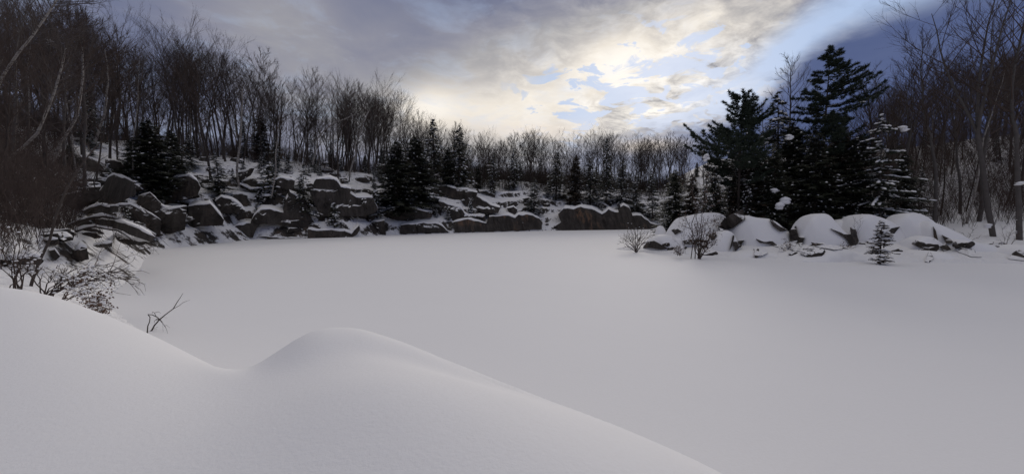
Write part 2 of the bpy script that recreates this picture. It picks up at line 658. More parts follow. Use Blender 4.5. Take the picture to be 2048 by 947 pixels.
def bank(x, y):
    phi = np.arctan2(x, y)
    r = np.hypot(x, y)
    rc = sm_interp(phi, c_phi, c_r)
    s = sm_interp(phi, c_phi, c_s)
    t = r / rc
    sb = sum(np.interp(phi + o_, c_phi, c_s) * w_ for o_, w_ in ((-.5, .08), (-.4, .1), (-.3, .11), (-.2, .12), (-.1, .12), (0, .12), (.1, .1), (.2, .08), (.3, .07), (.4, .05), (.5, .05)))
    wv = smooth(0.15, 1.0, t)
    rcs = sum(np.interp(phi + o_, c_phi, c_r) * w_ for o_, w_ in ((-.45, .1), (-.3, .14), (-.15, .17), (0, .18), (.15, .17), (.3, .14), (.45, .1)))
    wr = smooth(0.45, 1.0, t)
    tn = np.minimum(t, 1) * wr + np.clip(r / rcs, 0, 1) * (1 - wr)
    los = EYE + r * (s * wv + sb * (1 - wv))
    near = 1.62 * (1 - tn) ** 2 * (1 + 0.35 * tn)
    kf = np.interp(phi, [-1.2, -0.85, -0.62, -0.55, -0.3, 0.3], [0.10, 0.12, 0.2, 0.42, 0.40, 0.5])
    far = kf * (r - rc) ** 2
    g = np.where(t < 1, near, far)
    # a lower swell in front of the mound, and soft hollows
    pxp = CX + F * x / np.maximum(y, 0.5)
    ridge_r = np.interp(pxp, [300, 530, 700, 900, 1250, 1500], [3.4, 3.3, 3.75, 3.3, 2.5, 2.0])
    amp = smooth(420, 620, pxp) * (1 - smooth(1000, 1400, pxp))
    g = g - 0.12 * amp * np.exp(-((r - ridge_r) / 0.75) ** 2) * np.clip(g / 0.4, 0, 1) * (y > 0.5)
    hol = 0.13 * np.exp(-(((pxp - 800) / 240) ** 2)) * np.exp(-((r - ridge_r - 1.15) / 0.5) ** 2) * (y > 0.5)
    g = g + hol * (t < 1)
    g = g + 0.0 * np.exp(-(((pxp - 480) / 130) ** 2)) * np.exp(-((r - 4.2) / 1.3) ** 2) * (y > 0.5)
    z = los - g + perlin_field(x, y, 1.6, 31, 2) * 0.012
    # soft foot where the bank meets the pond
    k = 0.22
    lo = -0.25
    hgt = np.clip(0.5 + 0.5 * (z - lo) / k, 0, 1)
    return lo * (1 - hgt) + z * hgt + k * hgt * (1 - hgt)


bxs = np.concatenate([np.linspace(-34, -16, 50)[:-1], np.linspace(-16, 9, 330)])
bys = np.concatenate([np.linspace(-14, -1, 30)[:-1], np.linspace(-1, 17, 260)])


def bank_lim(x, y):
    z = bank(x, y)
    # settled snow: soften everything but the crest itself
    zb_ = z.copy()
    ker = np.exp(-0.5 * (np.arange(-14, 15) / 6.5) ** 2)
    ker /= ker.sum()
    for ax in (0, 1):
        zp = np.pad(zb_, [(14, 14) if a_ == ax else (0, 0) for a_ in (0, 1)], mode='edge')
        zb_ = sum(k_ * np.take(zp, np.arange(i_, i_ + z.shape[ax]), axis=ax) for i_, k_ in enumerate(ker))
    t_ = np.hypot(x, y) / sm_interp(np.arctan2(x, y), c_phi, c_r)
    wb = 1 - smooth(0.66, 0.97, t_)
    z = z * (1 - wb) + zb_ * wb
    e = smooth(-14, -7, y) * (1 - smooth(12.5, 16.8, y)) * smooth(-34, -24, x) * (1 - smooth(6.5, 9, x))
    return z * e + (-0.3) * (1 - e)


me, bv, bf = grid_mesh('bank', bxs, bys, bank_lim, 'snow')
tag(link('snow_bank_ground', me), 'smooth rounded snow bank in the foreground', None, None, 'structure')

# ray targets for placing things on the land
land = BVHTree.FromPolygons([tuple(p) for p in tv], [tuple(p) for p in tf])
bankbvh = BVHTree.FromPolygons([tuple(p) for p in bv], [tuple(p) for p in bf])


def hit(px, py, tree=None, default=90.0):
    r = ray(px, py).normalized()
    h_ = (tree or land).ray_cast(CAM, r, 400)
    if h_[0] is None:
        return at(px, py, default)
    return h_[0]


# ------------------------------------------------------------------ rock slabs of the quarry cliff
def rough_poly(poly, step, jit):
    out = []
    n = len(poly)
    for i in range(n):
        a, b = poly[i], poly[(i + 1) % n]
        L = math.hypot(b[0] - a[0], b[1] - a[1])
        k = max(1, int(L / step))
        for j in range(k):
            t = j / k
            jx = random.uniform(-jit, jit) if j else 0
            jy = random.uniform(-jit, jit) if j else 0
            out.append((a[0] + (b[0] - a[0]) * t + jx, a[1] + (b[1] - a[1]) * t + jy))
    return out


def plane_pt(px, py, pl):
    """where the sight line of a pixel meets the plane  y = y0 + k (x - x0) + c (z - z0)"""
    x0, y0, z0, k, c = pl
    r = ray(px, py)
    t = (y0 - k * x0 + (EYE - z0) * c) / (r.y - k * r.x - c * r.z)
    return CAM + r * t


def slab_mesh(poly, pl, depth, rise, material, bulge=0.35, step=7, jit=1.0, back_scale=0.9, conform=None):
    """rock with an outline like the photo's: leaning front face, running back into the hill"""
    rp = rough_poly(poly, step, jit)
    base_z = pl[2]
    bm = bmesh.new()
    vs = []
    for i_, (px, py) in enumerate(rp):
        p = plane_pt(px, py, pl)
        if conform is not None: p = conform(px, py, p)
        vs.append(bm.verts.new(p))
    f = bm.faces.new(vs)
    f.normal_update()
    outdir = Vector((0, -1, 0.3)).normalized()
    if f.normal.dot(outdir) < 0:
        f.normal_flip()
    front = bmesh.ops.triangulate(bm, faces=[f])['faces']
    cen = sum((v.co for v in vs), Vector()) / len(vs)
    ext = max((v.co - cen).length for v in vs)
    bulge = bulge * max(0.6, min(ext / 2.5, 2.4))
    for it in range(4):
        long_e = [e for e in bm.edges if e.calc_length() > max(0.5, ext * 0.12) and not e.is_boundary]
        if not long_e: break
        bmesh.ops.subdivide_edges(bm, edges=long_e, cuts=1)
        bmesh.ops.triangulate(bm, faces=[f_ for f_ in bm.faces if len(f_.verts) > 3])
    bound = [v for v in bm.verts if v.is_boundary]
    bset = set(bound)
    for v in bm.verts:
        if v in bset: continue
        dmin = min((v.co - b_.co).length for b_ in bound)
        k = min(1.0, dmin / (0.22 * ext + 0.05))
        cell = mnoise.cell(Vector((v.co.x * 0.35 + v.co.z * 0.15, v.co.y * 0.3, v.co.z * 0.4))) - 0.5
        nn = mnoise.noise(v.co * 0.7) * 0.4 + mnoise.noise(v.co * 1.9) * 0.2 + cell * 0.55
        v.co += outdir * (bulge * k + nn * min(k, 0.7) * bulge * 2.2)
    # run the outline back into the hill
    be = [e for e in bm.edges if e.is_boundary]
    ex = bmesh.ops.extrude_edge_only(bm, edges=be)
    nv = [g_ for g_ in ex['geom'] if isinstance(g_, bmesh.types.BMVert)]
    cdir = Vector((cen.x, cen.y, 0)).normalized()
    mv = cdir * depth * 0.35 + Vector((0, 0, rise * depth * 0.35))
    for v in nv: v.co += mv + Vector((0, 0, mnoise.noise(v.co * 0.8) * 0.25))
    ne = [g_ for g_ in ex['geom'] if isinstance(g_, bmesh.types.BMEdge) and g_.is_boundary]
    ex = bmesh.ops.extrude_edge_only(bm, edges=ne)
    nv2 = [g_ for g_ in ex['geom'] if isinstance(g_, bmesh.types.BMVert)]
    mv2 = cdir * depth * 0.65 + Vector((0, 0, rise * depth * 0.65))
    for v in nv2:
        v.co += mv2
        v.co = cen + cdir * depth + Vector((0, 0, rise * depth)) + (v.co - cen - cdir * depth - Vector((0, 0, rise * depth))) * back_scale
    bmesh.ops.holes_fill(bm, edges=[e for e in bm.edges if e.is_boundary])
    bmesh.ops.recalc_face_normals(bm, faces=bm.faces)
    loc = Vector((cen.x, cen.y, base_z))
    bmesh.ops.translate(bm, verts=bm.verts, vec=-loc)
    me = bpy.data.meshes.new('slab')
    bm.to_mesh(me)
    bm.free()
    me.materials.append(M[material])
    # top outline for a cap of snow
    top = []
    n = len(rp)
    return me, loc, rp


def snow_lip(rp, pl, loc, thick, depth, rise):
    """a rounded bead of snow lying along the upper edge of a slab"""
    n = len(rp)
    cx_ = sum(p[0] for p in rp) / n
    area = sum(rp[i][0] * rp[(i + 1) % n][1] - rp[(i + 1) % n][0] * rp[i][1] for i in range(n))
    mb = MB()
    run = []
    runs = []
    for k in range(n + 1):
        a, b = rp[k % n], rp[(k + 1) % n]
        dx, dy = b[0] - a[0], b[1] - a[1]
        L = math.hypot(dx, dy) or 1
        # outward normal
        ny = (-dx if area > 0 else dx) / L
        if ny < -0.45:
            if not run: run = [a]
            run.append(b)
        else:
            if len(run) > 1: runs.append(run)
            run = []
    if len(run) > 1: runs.append(run)
    for run in runs:
        pts = []
        for (px, py) in run:
            pts.append(plane_pt(px, py, pl) - loc)
        m = len(pts)
        cdir = Vector((loc.x, loc.y, 0)).normalized()
        base = mb.n
        ns = 7
        for i, p in enumerate(pts):
            e = min(1.0, 0.25 + min(i, m - 1 - i) * 0.5)
            th = thick * e * (0.75 + 0.6 * abs(mnoise.noise((p + loc) * 0.9)) * 2)
            for j in range(ns):
                u = j / (ns - 1)
                ang = -0.6 + u * 2.2
                if u < 0.72:
                    c = p + cdir * (0.34 - math.cos(ang) * 0.40 * th / thick) + Vector((0, 0, math.sin(ang) * th + 0.03))
                else:
                    bk = (u - 0.72) / 0.28
                    c = p + cdir * (0.3 + bk * depth) + Vector((0, 0, th * 0.95 + bk * depth * rise))
                mb.v.append((c.x, c.y, c.z))
        for i in range(m - 1):
            for j in range(ns - 1):
                mb.q.append((base + i * ns + j, base + i * ns + j + 1, base + (i + 1) * ns + j + 1, base + (i + 1) * ns + j))
        mb.n += m * ns
    return mb if mb.q else None


def slab(name, poly, label, material='rock', depth=7.5, rise=0.16, lean=74, lip=0.26, cat='rock', group=None, bulge=0.22, step=7, jit=1.0):
    ymax = max(p[1] for p in poly)
    x0_, x1_ = min(p[0] for p in poly), max(p[0] for p in poly)
    cy_ = sum(p[1] for p in poly) / len(poly)

    def lower(px):
        ys_ = []
        n_ = len(poly)
        for i in range(n_):
            a_, b_ = poly[i], poly[(i + 1) % n_]
            if (a_[0] - px) * (b_[0] - px) <= 0 and a_[0] != b_[0]:
                ys_.append(a_[1] + (b_[1] - a_[1]) * (px - a_[0]) / (b_[0] - a_[0]))
        return max(ys_) if ys_ else ymax
    hs = []
    for i in range(7):
        px = x0_ + (x1_ - x0_) * (0.1 + 0.8 * i / 6)
        hs.append(hit(px, min(lower(px), 485)))
    hx, hy, hzz = [np.array([h_[j] for h_ in hs]) for j in range(3)]
    k = float(np.clip(np.polyfit(hx, hy, 1)[0], -0.9, 0.9)) if np.ptp(hx) > 1.5 else 0.0
    c = 1 / math.tan(R(lean))
    xm, ym, zm = float(hx.mean()), float(np.median(hy)), float(hzz.min())
    # bring the face forward until nearly all of it stands clear of the snow
    ins = [(px + (sum(p[0] for p in poly) / len(poly) - px) * .12, py + (cy_ - py) * .12) for px, py in rough_poly(poly, 9, 0)]
    ym0 = ym
    for it in range(30):
        pl = (xm, ym, zm, k, c)
        bad = 0
        for px, py in ins:
            h_ = land.ray_cast(CAM, ray(px, py).normalized(), 300)[0]
            if h_ is not None and plane_pt(px, py, pl).y > h_.y + 0.05: bad += 1
        if bad <= 0.06 * len(ins): break
        if ym0 - ym > 2.6: break
        ym -= 0.3
    ym -= 0.1
    pl = (xm, ym, zm, k, c)
    wm = (x1_ - x0_) / F * ym
    depth = max(1.3, min(depth, wm * 1.1))
    if ym < 48: rise = 0.04
    me, loc, rp = slab_mesh(poly, pl, depth, rise, material, bulge, step, jit)
    o = link(name, me)
    o.location = loc
    tag(o, label, cat, group)
    base_ = sum(len(v_) for v_ in SLAB_V)
    SLAB_V.append([tuple(v_.co + loc) for v_ in me.vertices])
    SLAB_F.extend([tuple(i_ + base_ for i_ in p_.vertices) for p_ in me.polygons])
    if lip:
        mb = snow_lip(rp, pl, loc, lip * 0.8, depth * 0.5, rise)
        if mb:
            link('snow_cap', mb.mesh('snow_cap', 'snow'), o)
    return o


SLAB_V, SLAB_F = [], []
SLABS = [
    ([(188, 400), (207, 371), (215, 355), (228, 349), (251, 356), (268, 364), (272, 388), (245, 403), (232, 411), (203, 408)], 'smooth dark hump of granite above the snowy fallen limbs at far left', 'rock', {}),
    ([(160, 412), (200, 409), (238, 412), (236, 424), (200, 428), (165, 425)], 'dark rock band directly under the uppermost fallen limb', 'rock', {'lip': 0.1}),
    ([(240, 414), (262, 412), (290, 420), (322, 440), (322, 470), (300, 464), (262, 442)], 'dark undercut rock behind the right ends of the fallen limbs', 'rock', {'lip': 0.12}),
    ([(172, 440), (205, 437), (250, 446), (290, 464), (312, 475), (300, 484), (262, 470), (235, 458), (190, 450)], 'dark rock band between the middle and lowest fallen limbs', 'rock', {'lip': 0.1}),
    ([(228, 470), (260, 478), (300, 484), (285, 490), (255, 490), (235, 481)], 'low dark rock at the ice under the lowest fallen limb', 'rock', {'lip': 0.1}),
    ([(277, 391), (300, 385), (322, 405), (318, 430), (296, 428), (272, 408)], 'dark rock at the foot of the biggest left evergreen', 'rock', {'lip': 0.12}),
    ([(300, 402), (340, 418), (350, 416), (374, 412), (370, 459), (340, 468), (322, 466), (312, 450), (295, 430)], 'left half of the broad dark granite block above the white drift', 'rock', {}),
    ([(377, 412), (420, 407), (436, 425), (448, 440), (445, 450), (400, 452), (374, 459)], 'right half of the broad dark granite block above the white drift', 'rock', {}),
    ([(326, 376), (350, 354), (378, 350), (395, 362), (402, 374), (395, 392), (360, 400), (342, 405), (325, 400)], 'dark rounded ledge beside the big evergreens on the left slope', 'rock', {}),
    ([(430, 402), (442, 393), (463, 399), (484, 414), (491, 422), (472, 427), (442, 427), (440, 418)], 'small wedge of granite with a snow patch above the left drift', 'rock', {}),
    ([(476, 345), (497, 340), (509, 336), (501, 351), (484, 361), (476, 365)], 'small dark ledge high on the left slope under the tree line', 'rock', {}),
    ([(476, 366), (501, 378), (535, 381), (548, 361), (560, 355), (590, 361), (586, 386), (560, 390), (539, 392), (518, 389), (499, 384)], 'long low ledge midway up the left slope below birch stems', 'rock', {}),
    ([(508, 431), (522, 418), (540, 418), (567, 425), (572, 400), (580, 384), (611, 399), (618, 425), (629, 446), (603, 456), (548, 448), (520, 448), (510, 463), (506, 475), (480, 469), (461, 457), (478, 448), (501, 446)], 'large overhanging granite slab with pale vertical corner above the shore', 'rock', {}),
    ([(632, 358), (659, 356), (674, 361), (682, 374), (703, 378), (700, 386), (712, 394), (727, 395), (746, 395), (757, 418), (748, 427), (716, 433), (684, 432), (642, 433), (630, 410), (619, 384)], 'biggest dark granite face in the middle of the left cliff', 'rock', {}),
    ([(676, 357), (693, 356), (697, 363), (684, 367)], 'small rock knob capped with snow atop the biggest face', 'rock', {}),
    ([(616, 458), (634, 461), (663, 459), (689, 461), (703, 466), (718, 451), (720, 456), (714, 469), (703, 475), (642, 476), (615, 476)], 'long low rectangular granite block at the shore under the biggest face', 'rock', {}),
    ([(518, 472), (560, 476), (612, 475), (612, 478), (540, 479)], 'thin dark rock edge at the ice left of the rectangular block', 'rock', {'lip': 0.1}),
    ([(741, 444), (769, 440), (772, 470), (760, 464), (752, 454)], 'dark triangular wedge of rock pointing down to the ice', 'rock', {'lean': 82}),
    ([(737, 433), (755, 429), (748, 439), (735, 444)], 'little dark rock just above the triangular wedge', 'rock', {'lip': 0.12}),
    ([(773, 418), (807, 413), (820, 415), (845, 421), (865, 423), (863, 435), (838, 437), (811, 446), (790, 439), (775, 431)], 'tapering granite shelf above the long shore block near center', 'rock', {}),
    ([(799, 465), (802, 450), (838, 446), (870, 446), (884, 451), (898, 464), (860, 466), (820, 467)], 'low streaked granite block at the ice with arched snowy top', 'rock', {}),
    ([(879, 372), (892, 371), (913, 377), (935, 379), (955, 385), (953, 392), (973, 403), (982, 410), (1001, 415), (996, 426), (973, 428), (956, 422), (935, 413), (921, 401), (901, 394), (879, 386)], 'long sloping granite slab highest on the central cliff', 'rock', {}),
    ([(877, 402), (895, 408), (921, 415), (930, 428), (946, 431), (970, 431), (972, 440), (956, 435), (935, 437), (912, 442), (905, 442), (895, 421), (879, 411)], 'second sloping slab below the long one on the central cliff', 'rock', {}),
    ([(906, 444), (935, 438), (956, 442), (973, 446), (978, 433), (1000, 431), (1017, 430), (1030, 435), (1037, 429), (1059, 429), (1079, 437), (1085, 444), (1084, 458), (1059, 459), (1050, 461), (982, 463), (910, 464)], 'wide rusty streaked granite wall at the ice in the center', 'rock_warm', {}),
    ([(956, 384), (973, 381), (991, 389), (990, 395), (973, 387)], 'thin curved rock rim in the central snowfield', 'rock', {'lip': 0.12}),
    ([(1014, 416), (1027, 413), (1035, 419), (1032, 427), (1019, 427)], 'small dark boulder sitting above the rusty wall', 'rock', {}),
    ([(1109, 453), (1122, 444), (1116, 428), (1127, 416), (1147, 418), (1161, 413), (1183, 417), (1204, 428), (1217, 418), (1230, 424), (1237, 424), (1241, 414), (1247, 410), (1258, 415), (1265, 431), (1283, 431), (1301, 446), (1320, 452), (1330, 459), (1176, 461), (1118, 461)], 'large brown cliff face at the ice behind the shrubby point', 'rock_warm', {}),
    ([(1185, 408), (1203, 405), (1215, 412), (1204, 418), (1192, 414)], 'small rounded rock on the snowy top of the brown cliff', 'rock', {}),
    ([(143, 515), (149, 501), (163, 493), (174, 496), (178, 518), (163, 523)], 'dark boulder with a thick snow hood on the left shore', 'rock_bare', {'lip': 0.35}),
    ([(98, 501), (109, 499), (120, 513), (111, 521), (101, 512)], 'small tilted dark stone left of the hooded boulder', 'rock_bare', {'lip': 0.15}),
    ([(86, 480), (116, 478), (119, 486), (111, 491), (95, 486)], 'flat dark stone behind the hooded boulder on the left shore', 'rock_bare', {'lip': 0.2}),
    ([(0, 520), (44, 517), (56, 513), (79, 514), (88, 522), (79, 531), (35, 528), (0, 534)], 'long low dark rock behind bare shrub stems at far left', 'rock_bare', {'lip': 0.2}),
    ([(128, 471), (137, 463), (149, 464), (146, 480), (129, 483)], 'squarish rock under the ends of the fallen limbs', 'rock_bare', {'lip': 0.15}),
    ([(186, 491), (225, 486), (224, 493), (204, 495)], 'thin dark rock at the edge of the ice by the fallen limbs', 'rock_bare', {'lip': 0.15}),
]
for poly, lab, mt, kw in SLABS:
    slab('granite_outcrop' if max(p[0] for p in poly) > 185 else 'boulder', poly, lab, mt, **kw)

# ------------------------------------------------------------------ snow covered boulders of the right hand point
MOUND_V, MOUND_F = [], []


def mound(top, ybase, D, ry, name, label, parts=(), p=2.4, cat='boulder', yb_back=None):
    """top: silhouette of the snow in px; D: distance of its middle; ry: half depth"""
    x0, x1 = top[0][0], top[-1][0]
    W0, W1 = at(x0, ybase, D).x, at(x1, ybase, D).x
    tp = [(at(px, py, D).x, at(px, py, D).z) for px, py in top]
    zb = -0.4
    ns, nt = 44, 36
    V = []
    cx_ = (W0 + W1) / 2
    for i in range(ns + 1):
        s = i / ns
        th = math.pi * s
        u = -math.cos(th)                          # -1..1, dense at the ends
        X_ = cx_ + u * (W1 - W0) / 2
        zt = float(sm_interp3(X_, [a for a, b in tp], [b for a, b in tp], (W1 - W0) * 0.03))
        endk = max(0.0, 1 - abs(u) ** 5) ** 0.4
        for j in range(nt + 1):
            tt = -math.cos(math.pi * j / nt)
            prof = max(0.0, 1 - abs(tt) ** (p + 0.6)) ** (1 / 2.2)
            nb = mnoise.noise(Vector((X_ * 0.5, D + tt * ry * 0.5, 3.3)))
            n2 = mnoise.noise(Vector((X_ * 1.3, (D + tt * ry) * 1.3, prof * 1.5)))
            n4 = mnoise.noise(Vector((X_ * 0.9 + 5, zt * 0.3 + tt * 1.4, 9.1)))
            yy = D + tt * ry * 1.35 * (0.35 + 0.65 * endk) * (1 + 0.32 * nb + 0.14 * n2)
            zz = zb + (zt - zb) * prof * (0.25 + 0.75 * endk) + 0.05 * nb + (0.16 * n2 + 0.34 * n4) * (1 - prof)
            V.append((X_, yy, zz))
    i = np.arange((ns + 1) * (nt + 1)).reshape(ns + 1, nt + 1)
    f = np.stack([i[:-1, :-1], i[1:, :-1], i[1:, 1:], i[:-1, 1:]], -1).reshape(-1, 4)
    V = np.array(V)
    rm = random.Random(len(MOUND_V) * 7 + 3)
    C0 = np.array([cx_, D, 0.4])
    wid = (W1 - W0) / 2
    if cat == 'boulder':
        for (ax_, ay_, az_) in ((rm.uniform(-.5, -.1), -1, rm.uniform(.1, .5)), (rm.uniform(.1, .55), -1, rm.uniform(.1, .5)), (rm.uniform(-.3, .3), -1, rm.uniform(.5, .9)), (rm.choice((-1, 1)) * .8, -.8, .2), (rm.uniform(-.2, .2), -1, rm.uniform(-.1, .1))):
            nrm = np.array([ax_, ay_, az_])
            nrm /= np.linalg.norm(nrm)
            dd_ = (V - C0) @ nrm
            lim = dd_.max() * rm.uniform(.66, .86)
            over = dd_ - lim
            k_ = 0.22
            cut = np.where(over > k_, over - k_ * 0.25, np.where(over > -k_, (over + k_) ** 2 / (4 * k_) * 0.85, 0)) 
            V = V - cut[:, None] * nrm * 0.8
    base = sum(len(v) for v in MOUND_V)
    MOUND_V.append(V)
    MOUND_F.append(f + base)
    loc = Vector((cx_, D, 0))
    root = empty(name, loc)
    tag(root, label, cat)
    me = mesh_np('snow_cover', V - np.array(loc), [f], 'snow')
    link('snow_cover', me, root)
    return root


def sm_interp3(x, xp, fp, wdt):
    return sum(np.interp(x + o_ * wdt, xp, fp) * w_ for o_, w_ in ((-1, .25), (0, .5), (1, .25)))


MOUNDS = [
    ('low', [(1290, 489), (1300, 477), (1312, 470), (1330, 468), (1352, 476), (1375, 492)], 500, 42.0, 1.6, 'low snow mound with a dark gap beside the dense bush on the point'),
    ('ball', [(1311, 462), (1315, 453), (1322, 450), (1329, 453), (1333, 464)], 470, 46.0, 0.55, 'small round snow ball shaped boulder behind the low mound'),
    ('back', [(1336, 470), (1350, 446), (1362, 434), (1385, 431), (1410, 425), (1440, 424), (1452, 432), (1462, 450)], 490, 43.0, 2.4, 'broad snow mound behind the tall twin stemmed shrub'),
    ('front', [(1412, 500), (1424, 475), (1436, 464), (1450, 460), (1460, 462), (1466, 480)], 510, 39.2, 1.5, 'upright narrow snow mound right of the tall twin stemmed shrub'),
    ('saddle', [(1462, 470), (1472, 448), (1484, 431), (1492, 429), (1505, 434), (1530, 436), (1545, 444), (1558, 456), (1572, 462), (1582, 475), (1586, 486)], 500, 40.0, 2.1, 'saddle shaped snow covered boulder with rocks showing under its lip'),
    ('tall', [(1591, 480), (1594, 455), (1602, 440), (1616, 430), (1632, 427), (1650, 427), (1657, 434), (1661, 448), (1672, 462), (1690, 470), (1705, 490)], 500, 38.2, 1.7, 'tallest block shaped boulder with a smooth square shouldered snow hood'),
    ('link', [(1655, 452), (1664, 444), (1678, 440), (1692, 438), (1702, 446), (1706, 464)], 480, 40.5, 1.4, 'snow pillow overhanging a dark hollow behind the tallest boulder'),
    ('round', [(1684, 470), (1690, 441), (1704, 434), (1720, 429), (1735, 428), (1755, 433), (1775, 440), (1788, 446), (1796, 462)], 510, 39.0, 1.9, 'wide round snow mound behind the small snowy spruce'),
    ('long', [(1774, 466), (1784, 436), (1800, 428), (1822, 425), (1840, 427), (1852, 434), (1862, 448), (1870, 466)], 515, 39.0, 2.0, 'high snow covered boulder right of the small snowy spruce'),
    ('slope', [(1840, 478), (1850, 445), (1862, 438), (1876, 447), (1892, 460), (1906, 472), (1922, 480), (1938, 492)], 512, 37.0, 1.7, 'snow covered boulder sloping down right beside the high one'),
    ('ledge', [(1808, 500), (1822, 478), (1840, 470), (1858, 472), (1872, 486), (1880, 502)], 515, 35.6, 1.3, 'lower snow mound in front of the high snow covered boulder'),
    ('tail', [(1880, 495), (1900, 476), (1930, 480), (1960, 487), (1990, 492), (2010, 500)], 512, 35.5, 1.6, 'low snow ridge over broken rocks near the tree trunks'),
    ('end', [(1998, 512), (2010, 497), (2030, 489), (2050, 490), (2080, 500), (2100, 515)], 520, 33.5, 1.3, 'snow topped boulder cut by the right edge of the picture'),
    ('drift', [(1545, 520), (1580, 506), (1610, 497), (1635, 490), (1660, 491), (1690, 500), (1720, 514), (1745, 526)], 527, 34.2, 1.8, 'smooth low snow drift lying in front of the tallest boulder'),
    ('drift', [(1440, 516), (1470, 505), (1500, 500), (1530, 502), (1560, 512), (1580, 522)], 520, 36.6, 1.3, 'small snow drift in front of the saddle shaped boulder'),
    ('drift', [(1770, 528), (1800, 512), (1835, 500), (1870, 502), (1910, 512), (1960, 520), (2000, 526)], 530, 34.0, 1.5, 'smooth snow drift in front of the high snow covered boulder'),
]
roots = {}
for key, top, yb, D, ry, lab in MOUNDS:
    nm = 'snow_drift' if key == 'drift' else 'snowy_boulder'
    rt_ = mound(top, yb, D, ry, nm, lab, cat='snow drift' if key == 'drift' else 'boulder', p=2.0 if key == 'drift' else 3.0)
    roots.setdefault(key, rt_)
    if key != 'drift': roots[key] = rt_
allv = np.concatenate([tv] + MOUND_V)
allf = np.concatenate([tf] + [f + len(tv) for f in MOUND_F])
both = BVHTree.FromPolygons([tuple(p) for p in allv], [tuple(p) for p in allf])


def poke(poly, root=None, label=None, push=0.26, depth=1.4, bulge=0.10, material='rock_bare'):
    """bare rock showing through a snow cover; some pieces stand in for shaded gaps"""
    hits = [both.ray_cast(CAM, ray(*p).normalized(), 70)[0] for p in rough_poly(poly, 5, 0)]
    ds = [h_.y for h_ in hits if h_ is not None] or [36.0]
    zs = [h_.z for h_ in hits if h_ is not None] or [0.5]
    Dm, Da = min(ds), sum(ds) / len(ds)
    pl = (0.0, Dm * 0.5 + Da * 0.5, min(zs), 0.0, 0.15)

    def conf(px, py, p):
        h_ = both.ray_cast(CAM, ray(px, py).normalized(), 70)[0]
        if h_ is None: return p
        return CAM + (h_ - CAM) * (1 - push / (h_ - CAM).length) if abs(h_.y - Dm) < 2.5 else p
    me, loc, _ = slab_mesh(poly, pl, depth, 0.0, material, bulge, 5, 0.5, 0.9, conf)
    o = link('rock_and_shade' if root else 'boulder', me)
    if root is not None:
        o.parent = root
        o.location = loc - root.location
    else:
        o.location = loc
        tag(o, label, 'rock')
    return o


poke([(1286, 495), (1296, 483), (1308, 481), (1321, 488), (1336, 496), (1321, 498)], roots['low'])
poke([(1343, 461), (1355, 457), (1364, 462), (1350, 469)], roots['back'])
poke([(1365, 481), (1380, 478), (1418, 480), (1414, 488), (1369, 488)], roots['back'])
poke([(1436, 454), (1446, 439), (1462, 428), (1486, 418), (1491, 437), (1465, 456), (1440, 462)], None, 'grey brown rock leaning between two snow mounds below the evergreens', push=0.3)
poke([(1465, 483), (1489, 480), (1478, 496), (1470, 502)], roots['saddle'])
poke([(1459, 500), (1466, 470), (1469, 472), (1464, 492)], roots['front'])
poke([(1507, 499), (1535, 506), (1510, 516)], roots['drift'])
poke([(1512, 477), (1528, 483), (1545, 482), (1558, 494), (1541, 488), (1520, 484)], roots['saddle'])
poke([(1592, 473), (1609, 475), (1602, 494), (1596, 486)], roots['tall'])
poke([(1581, 500), (1611, 499), (1626, 487), (1622, 484), (1650, 488), (1630, 491), (1611, 503)], roots['tall'])
poke([(1662, 457), (1675, 462), (1688, 468), (1701, 468), (1713, 490), (1705, 496), (1692, 477), (1675, 465)], roots['link'])
poke([(1768, 471), (1783, 456), (1800, 453), (1794, 460), (1783, 473)], roots['round'])
poke([(1793, 528), (1808, 525), (1826, 532), (1808, 533)], None, 'thin dark stone at the ice below the small snowy spruce')
poke([(1850, 522), (1858, 501), (1868, 515), (1858, 525)], roots['ledge'])
poke([(1866, 452), (1872, 462), (1876, 480), (1868, 478)], roots['slope'])
poke([(1880, 492), (1892, 488), (1902, 498), (1888, 502)], roots['slope'])
poke([(1904, 486), (1912, 486), (1922, 495), (1944, 500), (1963, 513), (1944, 513), (1914, 502)], roots['tail'])
poke([(2016, 517), (2027, 506), (2039, 500), (2065, 503), (2075, 520), (2040, 520)], roots['end'])


poke([(1578, 462), (1592, 452), (1597, 474), (1590, 492), (1580, 488)], roots['tall'])  # from here on: dark rock pieces added as the shade of hollows around the mounds
poke([(1700, 455), (1712, 462), (1718, 482), (1712, 494), (1702, 480)], roots['round'])
poke([(1416, 470), (1428, 462), (1434, 470), (1424, 482)], roots['front'])
poke([(1540, 440), (1556, 450), (1576, 460), (1560, 462), (1546, 452)], roots['saddle'])
poke([(1884, 470), (1898, 476), (1908, 486), (1892, 486)], roots['tail'])
poke([(1630, 492), (1660, 489), (1700, 497), (1668, 499)], roots['tall'])


# ------------------------------------------------------------------ trees
def rot_about(v, axis, a):
    return Matrix.Rotation(a, 3, axis) @ v


def perp(d):
    a = d.cross(Vector((random.uniform(-1, 1), random.uniform(-1, 1), random.uniform(-1, 1))))
    if a.length < 1e-3: a = d.cross(Vector((1, 0, 0)))
    return a.normalized()


def limb(p, d, L, nseg, wig, up, r0, r1):
    pts, rad = [p.copy()], [r0]
    for i in range(nseg):
        d = (d + perp(d) * random.uniform(0, wig) + Vector((0, 0, up))).normalized()
        p = p + d * (L / nseg)
        pts.append(p.copy())
        rad.append(r0 + (r1 - r0) * (i + 1) / nseg)
    return pts, rad, d


